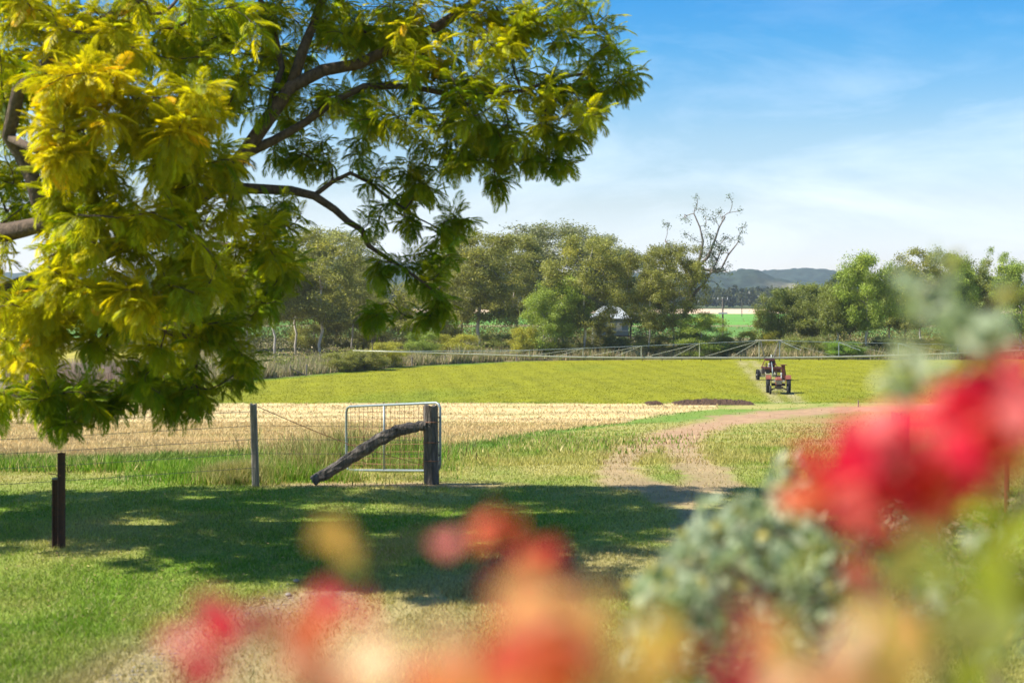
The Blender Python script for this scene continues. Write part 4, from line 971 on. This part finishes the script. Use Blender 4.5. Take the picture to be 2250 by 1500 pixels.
l2 = limb(3, [(-250, 560, 16.8), (-60, 520, 15.8), (60, 500, 15.2), (115, 488, 15.0), (85, 440, 14.9), (70, 390, 14.9), (45, 340, 14.9), (18, 300, 14.8), (40, 200, 14.6), (150, 90, 14.4), (300, 0, 14.3)], .17, .05)
limb(near(18, 300, 14.8), [(80, 330, 14.4), (180, 280, 13.8), (300, 240, 13.6), (420, 260, 13.6)], .05, .02)
limb(near(-100, 690, 17.6), [(60, 700, 16.4), (200, 690, 15.8), (300, 720, 15.5), (420, 740, 15.6)], .08, .03)
limb(near(350, 500, 17.3), [(420, 540, 16.6), (520, 540, 16.2), (600, 580, 16.2)], .05, .025)
limb(near(60, 700, 16.4), [(95, 780, 16), (100, 830, 16), (112, 870, 16)], .022, .012)
limb(3, [(-420, 300, 17.5), (-300, 50, 17.4), (-100, -200, 17.2), (200, -400, 17)], .18, .05)
limb(3, [(-900, 300, 18), (-1200, 50, 18.2)], .16, .06)
BL = [  # px, py, rx, ry, depth, spread, tips, yellow, fronds per tip
 (140, 50, 210, 90, 14.5, .6, 26, .55), (420, 60, 180, 100, 15.8, .7, 24, .3), (700, 30, 170, 70, 17.6, .7, 15, .25), (1010, 60, 170, 90, 17.0, .6, 26, .5), (1240, 50, 120, 70, 17.2, .5, 17, .3),
 (1335, 150, 75, 60, 17.4, .4, 11, .2), (1140, 220, 180, 105, 17.2, .7, 32, .25), (930, 215, 140, 100, 17.0, .6, 19, .25), (1225, 320, 45, 55, 17.5, .3, 7, .1), (1010, 330, 120, 65, 17.4, .6, 16, .15), (1092, 405, 22, 35, 17.6, .2, 3, .1),
 (180, 200, 115, 85, 13.4, .5, 19, .68), (370, 230, 110, 100, 13.7, .5, 20, .6), (120, 330, 50, 60, 13.3, .3, 6, .75), (250, 400, 170, 110, 14.2, .6, 30, .42), (440, 400, 100, 110, 14.8, .5, 19, .42), (290, 580, 190, 110, 14.4, .7, 33, .45), (300, 660, 50, 30, 13.9, .2, 5, .95), (60, 620, 110, 120, 14.8, .6, 15, .5),
 (500, 550, 110, 100, 15.6, .5, 15, .3), (610, 545, 60, 70, 16.2, .5, 8, .2), (30, 200, 60, 90, 15.4, .5, 8, .3), (90, 730, 130, 70, 15.2, .6, 15, .5), (330, 730, 170, 70, 15.4, .6, 18, .4), (500, 740, 90, 80, 16.0, .5, 11, .15),
 (370, 835, 100, 40, 16.0, .5, 17, .05), (130, 905, 70, 45, 16.0, .4, 9, .05), (225, 885, 50, 40, 16.0, .4, 6, .1), (390, 880, 50, 30, 16.0, .3, 6, .03), (528, 800, 25, 40, 16.2, .3, 5, .05), (-5, 900, 25, 60, 15.2, .3, 4, .2), (600, 650, 45, 40, 16.4, .5, 4, .1),
 (900, 590, 90, 45, 17.4, .4, 7, .05), (885, 690, 95, 35, 17.3, .4, 6, .05), (960, 640, 30, 60, 17.4, .3, 3, .05), (995, 490, 35, 30, 17.8, .3, 6, .05), (850, 470, 80, 35, 17.8, .4, 4, .05), (900, 400, 100, 40, 17.8, .5, 9, .1), (930, 540, 70, 40, 17.6, .4, 4, .05), (780, 350, 120, 40, 18.0, .4, 5, .1), (1160, 340, 60, 40, 17.6, .4, 5, .1), (1250, 230, 70, 60, 17.4, .5, 6, .15), (620, 460, 70, 45, 17.2, .5, 6, .1),
 (690, 260, 130, 70, 17.4, .7, 6, .15), (560, 170, 80, 90, 17.4, .6, 8, .2), (830, 90, 90, 70, 17.6, .6, 10, .2), (260, 300, 250, 250, 16.8, .9, 26, .2), (430, 600, 200, 120, 16.8, .8, 15, .1), (300, 120, 280, 120, 17.2, .9, 18, .2),
 (20, 150, 60, 120, 16.8, .6, 12, .3), (40, 420, 60, 90, 16.8, .5, 9, .2), (560, 120, 130, 110, 18.6, .6, 22, .15), (720, 200, 110, 60, 18.4, .4, 9, .15), (630, 330, 60, 50, 18.2, .4, 5, .1), (780, 60, 150, 70, 18.8, .6, 18, .15), (1000, 130, 250, 110, 18.8, .6, 16, .2), (700, 300, 130, 80, 18.4, .5, 5, .1), (460, 300, 90, 120, 17.6, .5, 8, .15), (130, 850, 120, 60, 16.4, .4, 9, .2), (300, 850, 120, 40, 16.2, .4, 8, .15), (440, 900, 15, 20, 16.2, .2, 2, .05),
 # out of frame: the rest of the same crown
 (-330, 250, 270, 330, 16.7, .6, 20, .3), (-350, 250, 300, 330, 19.2, 1.3, 66, .3), (-350, 750, 260, 180, 16.8, 1.2, 16, .3),
 (250, -200, 420, 140, 16.2, .4, 7, .3), (300, -230, 420, 150, 17.6, .8, 34, .3), (330, -230, 420, 150, 20.0, .9, 60, .3), (900, -160, 300, 110, 17.2, .5, 14, .3), (950, -170, 330, 120, 18.6, .8, 26, .3), (900, -190, 300, 110, 20.3, .6, 30, .3),
 (-300, -350, 380, 220, 17.2, .6, 20, .3), (-300, -350, 380, 220, 20.0, 1.0, 56, .3), (-900, 100, 300, 300, 19.0, 1.2, 18, .3),
 (-560, 150, 260, 300, 17.3, .7, 44, .3), (-560, 150, 260, 300, 19.8, 1.1, 50, .3), (-120, -330, 260, 160, 18.2, 1.8, 40, .3)]
A = []; yl = []
for (px, py, rx, ry, d, sp_, n, ye) in BL:
    for k in range(int(n * (1.45 if px > -50 and py > -50 else 1.1))):
        while True:
            u, v = rg.uniform(-1, 1), rg.uniform(-1, 1)
            if u * u + v * v < 1: break
        dd = d + rg.uniform(-sp_, sp_); A.append(np.array(P(px + u * rx, py + v * ry, dd)) ); yl.append(ye)
A = np.array(A); yl = np.array(yl)
nd, pr, tips, dirs = grow(nodes, par, A, rg, .16, .06, .15, .07)
# which attractor each tip belongs to
arr = np.array([nd[i] for i in tips]); yl2 = np.array([yl[int(np.argmin(np.linalg.norm(A - q, axis=1)))] for q in arr])
r, ch = radii(nd, pr, .006, 2.6, fix)
for i in range(len(fix), len(nd)): r[i] = min(r[i], .8 * r[pr[i]] if pr[i] < len(fix) else r[pr[i]], .05)
thick, thin = limbs(nd, pr, r, ch, .05, 6, .07, rg)
rb = Vector(root)
JT = empty('jacaranda_tree', rb, 'large jacaranda with yellow green ferny leaves overhanging the lawn from the left', 'tree')
ob('trunk', mesh('trunk', np.array(thick.V) - root, thick.F, M['bark'], smooth=True), JT)
ob('branches', mesh('branches', np.array(thin.V) - root, thin.F, M['twig'], smooth=True), JT, kind='stuff')
pos = []; fd = []; fl = []; fc = []
for ti, dr, ye in zip(tips, dirs, yl2):
    p = nd[ti]; q = nd[pr[ti]]; nf = rg.randint(10, 17); q0 = nd[pr[pr[ti]]] if pr[pr[ti]] >= 0 else q; a0 = rg.rand() * 2 * PI; u = np.cross(dr, [0, 0, 1.0]); u = u / (np.linalg.norm(u) + 1e-6); v = np.cross(u, dr)
    tint = rg.rand(); offscr = (1125 + 3125 * p[0] / p[1] < -90) or (650 - 3125 * (p[2] - CZ) / p[1] < -90)
    for k in range(nf):
        f = k / nf; b_ = (q0 + (q - q0) * f * 2 if f < .5 else q + (p - q) * (f - .5) * 2) + rg.normal(0, .012, 3); a_ = a0 + k * 2.4; out = u * math.cos(a_) + v * math.sin(a_)
        ang = math.radians(78 - 45 * f + rg.uniform(-12, 12)); dvec = dr * math.cos(ang) + out * math.sin(ang); dvec[2] -= rg.uniform(-.12, .42); dvec /= np.linalg.norm(dvec)
        pos.append(b_); fd.append(dvec); fl.append(rg.uniform(.36, .54) if offscr else (rg.uniform(.22, .38) if p[1] < 15.4 else rg.uniform(.19, .34)))
        yy = np.clip(ye + .07 + .40 * (tint - .5) + rg.normal(0, .15), 0, 1)
        green = np.array([.19, .31, .012]); yel = np.array([.70, .60, .012]); gold = np.array([.78, .52, .015])
        c_ = green * (1 - yy) + yel * yy
        if yy > .8 and rg.rand() < .10: c_ = gold
        fc.append(c_ * rg.uniform(.75, 1.2))
pos = np.array(pos); fd = np.array(fd); fl = np.array(fl); fc = np.array(fc)
side = np.cross(fd, np.array([0, 0, 1.0]) + rg.normal(0, .25, fd.shape)); side /= np.linalg.norm(side, axis=1)[:, None] + 1e-9; nrm = np.cross(side, -fd) * 1.0; nrm = np.where(nrm[:, 2:3] < 0, -nrm, nrm); side = np.cross(nrm, fd)
sx_ = 1125 + 3125 * pos[:, 0] / pos[:, 1]; sy_ = 650 - 3125 * (pos[:, 2] - CZ) / pos[:, 1]
inf = (sx_ > 0) & (sx_ < 2250) & (sy_ > 0) & (sy_ < 1500); key = np.where(inf, pos[:, 1] - fl * 4, 99); big = np.argsort(key)[:300]; isbig = np.zeros(len(pos), bool); isbig[big] = True
kind = rg.randint(0, 3, len(pos)); Vs = []; Fs = []; Cs = []; off = 0
for k in range(3):
    m = np.where((kind == k) & ~isbig)[0]; tv = TPL[k][0]; R = np.stack([fd[m], side[m], nrm[m]], 1)
    VV_ = np.einsum('vj,njk->nvk', tv, R) * fl[m][:, None, None] + (pos[m] - root)[:, None, :]
    n, nv = VV_.shape[:2]; Vs.append(VV_.reshape(-1, 3)); Fs.append((TPF[k][None] + (np.arange(n) * nv)[:, None, None] + off).reshape(-1, 3)); Cs.append(np.repeat(fc[m], nv, 0)); off += n * nv
o = ob('foliage', mesh('foliage', np.concatenate(Vs), np.concatenate(Fs), M['jaca'], np.concatenate(Cs)), JT, kind='stuff'); o.color = (1, 1, 1, 1)
fm = [mesh('frond', TPL[k][0], TPF[k], M['jaca'], np.ones((len(TPL[k][0]), 3))) for k in range(3)]
for i in big:
    o = ob('frond', fm[kind[i]], JT); R = Matrix(np.stack([fd[i], side[i], nrm[i]], 1).tolist()).to_4x4()
    o.matrix_local = Matrix.Translation(Vector(pos[i] - root)) @ R @ Matrix.Scale(fl[i], 4); o.color = (*fc[i], 1)
print('fronds', len(pos), 'tris', sum(len(f) for f in Fs))

# ------------------------------------------------------------------ haze
hm, hnt, ho = newmat('haze'); pv = N(hnt, 'ShaderNodeVolumePrincipled'); pv.inputs['Color'].default_value = (.74, .87, 1.0, 1); pv.inputs['Density'].default_value = HAZE; pv.inputs['Anisotropy'].default_value = .2
hnt.links.new(pv.outputs[0], ho.inputs['Volume'])
MB().box(-3200, 3200, -70, 4600, -12, 140).build('haze', hm, None, kind='stuff', label='thin pale blue haze in the air over the far fields and hills', cat='haze')

# ------------------------------------------------------------------ foreground shrubs
def leaf_mesh(name, L, W_, fold=.25, curl=.2, mat=None, n=4):
    V = []; F = []
    for i in range(n + 1):
        t = i / n; w_ = W_ / 2 * math.sin(PI * min(1, t * .92 + .04)) ** .8; z_ = -curl * t * t * L
        V += [(t * L, -w_, z_ + w_ * fold), (t * L, 0, z_), (t * L, w_, z_ + w_ * fold)]
        if i: j = (i - 1) * 3; F += [(j, j + 1, j + 4, j + 3), (j + 1, j + 2, j + 5, j + 4)]
    return np.array(V), F
def place(o, p, d, up=None, s=1.0, rg=None):
    d = Vector(d).normalized(); u = Vector((rg.normal(), rg.normal(), rg.normal() + .6)); sd_ = d.cross(u).normalized(); n_ = sd_.cross(d)
    o.matrix_local = Matrix.Translation(p) @ Matrix(((d.x, -sd_.x, n_.x), (d.y, -sd_.y, n_.y), (d.z, -sd_.z, n_.z))).to_4x4() @ Matrix.Scale(s, 4)
rg = RS(101)
# grey leaved shrubs
def grey_shrub(base, blobs, leafL, label, nlow=0, maxparts=300, seed=1):
    rg = RS(seed); t = empty('grey_leaved_shrub', base, label, 'shrub', 'grey leaved shrubs at the bottom right'); A = []
    for px, py, rx, ry, d, sp_, n in blobs:
        for k in range(n):
            while True:
                u, v = rg.uniform(-1, 1), rg.uniform(-1, 1)
                if u * u + v * v < 1: break
            A.append(np.array(P(px + u * rx, py + v * ry, d + rg.uniform(-sp_, sp_))))
    A = np.array(A); sub = A[rg.permutation(len(A))[:max(14, len(A) // 9)]]
    st = [np.array(base) + np.array([0, 0, -.05]), np.array(base) + np.array([.02, 0, .35])]
    nd, pr, tips, dirs = grow(st, [-1, 0], sub, rg, .10, .05, .8, .10); r, ch = radii(nd, pr, .0022, 2.2)
    r = np.minimum(r, .018); s_ = limbs(nd, pr, r, ch, rng=rg)[0]; bb = np.array(base)
    ob('stems', mesh('stems', np.array(s_.V) - bb, s_.F, M['twig']), t)
    tv, tf = leaf_mesh('leaf', leafL, leafL * .55, n=3); tri = tri_faces(tf); cols = [(.38, .43, .27), (.47, .51, .33), (.24, .28, .12), (.58, .57, .38), (.55, .44, .12)]
    lm = mesh('leaf', tv, tf, M['greyleaf'], np.ones((len(tv), 3))); order = np.argsort(A[:, 1]); Vs = []; Fs = []; Cs = []; k0 = 0
    for j, i in enumerate(order):
        c_ = np.array(cols[rg.choice(5, p=[.34, .26, .18, .16, .06])]) * rg.uniform(.8, 1.15); d = rg.normal(0, 1, 3); d[2] += .5; s_ = rg.uniform(.7, 1.2); p = Vector(A[i] - bb)
        if j < maxparts:
            o = ob('leaf', lm, t); place(o, p, d, None, s_, rg); o.color = (*c_, 1)
        else:
            d = d / np.linalg.norm(d); u = np.cross(d, rg.normal(0, 1, 3)); u /= np.linalg.norm(u); n_ = np.cross(u, d)
            Vs.append(np.array(p) + s_ * (tv[:, :1] * d + tv[:, 1:2] * u + tv[:, 2:] * n_)); Fs.append(tri + k0); k0 += len(tv); Cs.append(np.tile(c_, (len(tv), 1)))
    if Vs: o = ob('foliage', mesh('foliage', np.concatenate(Vs), np.concatenate(Fs), M['greyleaf'], np.concatenate(Cs)), t, kind='stuff'); o.color = (1, 1, 1, 1)
    return t
grey_shrub(Vector((1.55, 2.9, 0)), [(1735, 1030, 30, 40, 2.9, .1, 22), (1735, 1090, 55, 50, 2.9, .15, 55), (1650, 1135, 60, 40, 2.8, .15, 60), (1710, 1180, 110, 70, 2.8, .2, 340), (1560, 1250, 110, 60, 2.7, .2, 300), (1680, 1300, 160, 100, 2.8, .3, 620), (1490, 1360, 100, 80, 2.6, .2, 430), (1440, 1310, 50, 60, 2.6, .2, 90), (1430, 1430, 60, 60, 2.5, .2, 110), (1830, 1330, 60, 110, 3.0, .3, 160), (1560, 1100, 25, 30, 2.9, .1, 10), (1560, 1190, 70, 40, 2.7, .1, 70), (1620, 1440, 200, 90, 2.7, .3, 560), (1800, 1270, 60, 90, 2.9, .2, 170), (1600, 1700, 300, 200, 2.8, .4, 350)],
           .031, 'grey green shrub with small oval leaves below the red flowers', seed=5)
grey_shrub(Vector((1.0, 1.5, 0)), [(2010, 640, 12, 50, 1.6, .03, 9), (2030, 700, 14, 40, 1.6, .03, 8), (2068, 640, 10, 65, 1.6, .03, 12), (2085, 730, 22, 40, 1.6, .05, 14), (2125, 740, 18, 50, 1.6, .05, 12), (2185, 690, 12, 45, 1.6, .04, 9), (2170, 760, 22, 40, 1.6, .05, 11), (2125, 820, 45, 35, 1.6, .08, 16), (2215, 800, 20, 40, 1.6, .05, 6),
 (1950, 800, 14, 30, 1.55, .04, 7), (1985, 830, 20, 26, 1.6, .05, 9), (2035, 830, 12, 40, 1.6, .05, 9), (2060, 860, 50, 22, 1.6, .06, 10), (1960, 860, 30, 15, 1.6, .04, 6), (2180, 1230, 50, 80, 2.1, .1, 40), (2200, 1400, 50, 60, 1.9, .1, 30), (2060, 1330, 60, 60, 2.2, .1, 40)],
           .031, 'blurred grey green sprigs rising above the red flowers', seed=6)
# dry twiggy bush further back on the right
grey = RS(9)
b = on(2110, 8.0); A = [np.array(P(px, py, 8 + grey.uniform(-.4, .4))) for px, py in zip(grey.uniform(1880, 2300, 150), grey.uniform(1120, 1420, 150))]
nd, pr, tips, dirs = grow([np.array(b), np.array(b) + np.array([0, 0, .2])], [-1, 0], A, grey, .15, .05, .6, .1); r, ch = radii(nd, pr, .003, 2.2); r = np.minimum(r, .02)
s_ = limbs(nd, pr, r, ch, rng=grey)[0]; t = empty('twiggy_bush', b, 'dry twiggy bush behind the blurred flowers at right', 'bush')
ob('stems', mesh('stems', np.array(s_.V) - np.array(b), s_.F, M['greywood']), t)
c = np.concatenate([nd[i] + grey.normal(0, .07, (22, 3)) for i in tips]); V, F = quads(grey, c, .05); cc = np.array([(.30, .28, .14), (.22, .27, .12), (.36, .28, .17)])[grey.randint(0, 3, len(c))] * (.7 + .5 * grey.rand(len(c)))[:, None]
o = ob('foliage', mesh('foliage', V - np.array(b), F, M['leaf'], np.repeat(cc, 4, 0)), t, kind='stuff'); o.color = (1, 1, 1, 1)

# bougainvillea
CR, OR, PE, LI, OL, YE, PK = (.68, .022, .065), (.74, .16, .08), (.88, .56, .34), (.34, .38, .03), (.24, .26, .05), (.70, .45, .12), (.80, .20, .19)
FK = 1.2
bb = Vector((.42, 1.15, 0)); BV = empty('bougainvillea', bb, 'bougainvillea with crimson and orange bracts out of focus close to the camera', 'flowering shrub')
BLO = [(1950, 1015, 130, 60, .80, .05, 32, [CR, CR, CR, PK]), (2110, 920, 80, 55, .80, .05, 20, [CR, CR, PK]), (2000, 1065, 160, 60, .84, .05, 26, [OR, CR, PK, CR]), (2235, 850, 40, 50, .75, .04, 13, [PK, CR]), (2190, 930, 60, 60, .80, .05, 16, [CR, PK, OR]), (1870, 1100, 90, 50, .85, .05, 10, [CR, PK, CR]), (1790, 1055, 40, 45, .86, .04, 7, [CR, OR]),
       (1800, 1120, 40, 30, .88, .03, 3, [PE, OR]), (2180, 1000, 70, 60, .82, .05, 8, [LI, YE, PK, OR]), (1940, 1210, 160, 70, .92, .06, 13, [CR, OR, OL, YE]), (2190, 1250, 90, 110, .66, .05, 12, [LI, LI, OL]), (2080, 1160, 60, 40, .9, .05, 5, [LI, OL, CR]),
       (1060, 1170, 70, 28, .82, .03, 6, [CR, PK, OR]), (1150, 1195, 45, 30, .82, .03, 4, [CR, OR, OL]), (1190, 1235, 12, 18, .82, .02, 1, [CR]), (505, 1355, 35, 40, .72, .03, 4, [CR, PK]), (455, 1440, 35, 35, .70, .03, 4, [PK, CR]), (765, 1335, 28, 25, .76, .02, 3, [CR]), (820, 1375, 10, 12, .76, .02, 1, [CR]),
       (772, 1150, 18, 22, .78, .02, 2, [YE]), (735, 1205, 16, 12, .80, .02, 1, [OL]), (640, 1405, 20, 16, .7, .02, 1, [OR]), (580, 1420, 20, 20, .8, .02, 1, [OL]),
       (1210, 1450, 180, 40, .46, .03, 16, [PE, PE, YE, PE, OR]), (1150, 1400, 130, 30, .47, .03, 4, [PE, YE]), (970, 1480, 100, 20, .48, .03, 5, [PE, PE, OR]), (1270, 1345, 50, 18, .50, .02, 3, [PE, PE, OR]), (1235, 1300, 25, 15, .48, .02, 1, [CR]), (1180, 1400, 25, 35, .44, .02, 3, [CR, OR]), (680, 1480, 80, 30, .55, .03, 5, [PE, OR]),
       (1660, 1460, 90, 50, .56, .03, 7, [CR, PK]), (1870, 1470, 160, 40, .50, .03, 9, [PE, PE, YE]), (1480, 1400, 60, 60, .85, .04, 4, [OL, LI]), (2080, 1440, 120, 60, .62, .04, 10, [OL, LI, OL]), (1950, 1320, 90, 60, .8, .04, 6, [YE, OL, PK]), (1430, 1480, 120, 30, .5, .03, 5, [YE, PE]), (2030, 1350, 40, 40, .75, .04, 3, [PK, LI])]
tv, tf = leaf_mesh('bract', .025, .020, .35, .35, n=5); bm_ = mesh('bract', tv, tf, M['bract'], np.ones((len(tv), 3)), True); A = []
tv, tf = leaf_mesh('leaf', .034, .021, .2, .3, n=5); lm_ = mesh('leaf', tv, tf, M['bract'], np.ones((len(tv), 3)), True)
for px, py, rx, ry, d, sp_, n, cols in BLO:
    d = d * FK; n = int(n * 1.9) if n > 12 and py < 1200 else (int(n * 1.3) if n > 5 else n)
    for k in range(n):
        while True:
            u, v = rg.uniform(-1, 1), rg.uniform(-1, 1)
            if u * u + v * v < 1: break
        p = P(px + u * rx, py + v * ry, d + rg.uniform(-sp_, sp_)); A.append(np.array(p)); c_ = cols[rg.randint(len(cols))]; gl = c_ in (LI, OL)
        o = ob('leaf' if gl else 'bract', lm_ if gl else bm_, BV); dv = rg.normal(0, 1, 3) * np.array([1, .7, 1]); place(o, p - bb, dv, None, rg.uniform(.85, 1.25), rg); o.color = (*(np.array(c_) * rg.uniform(.85, 1.15)), 1)
A = np.array(A); st = [np.array(bb) + np.array([0, 0, -.05]), np.array(bb) + np.array([0, 0, .8]), np.array(bb) + np.array([.02, .02, 1.6]), np.array(bb) + np.array([.0, .0, 2.2])]
nd, pr, tips, dirs = grow(st, [-1, 0, 1, 2], A[::3], rg, .06, .0, .3, .04); r, ch = radii(nd, pr, .0009, 2.2); r = np.minimum(r, .010)
s_ = limbs(nd, pr, r, ch, rng=rg)[0]; ob('stems', mesh('stems', np.array(s_.V) - np.array(bb), s_.F, M['twig']), BV)
print('done objects', len(S.objects))
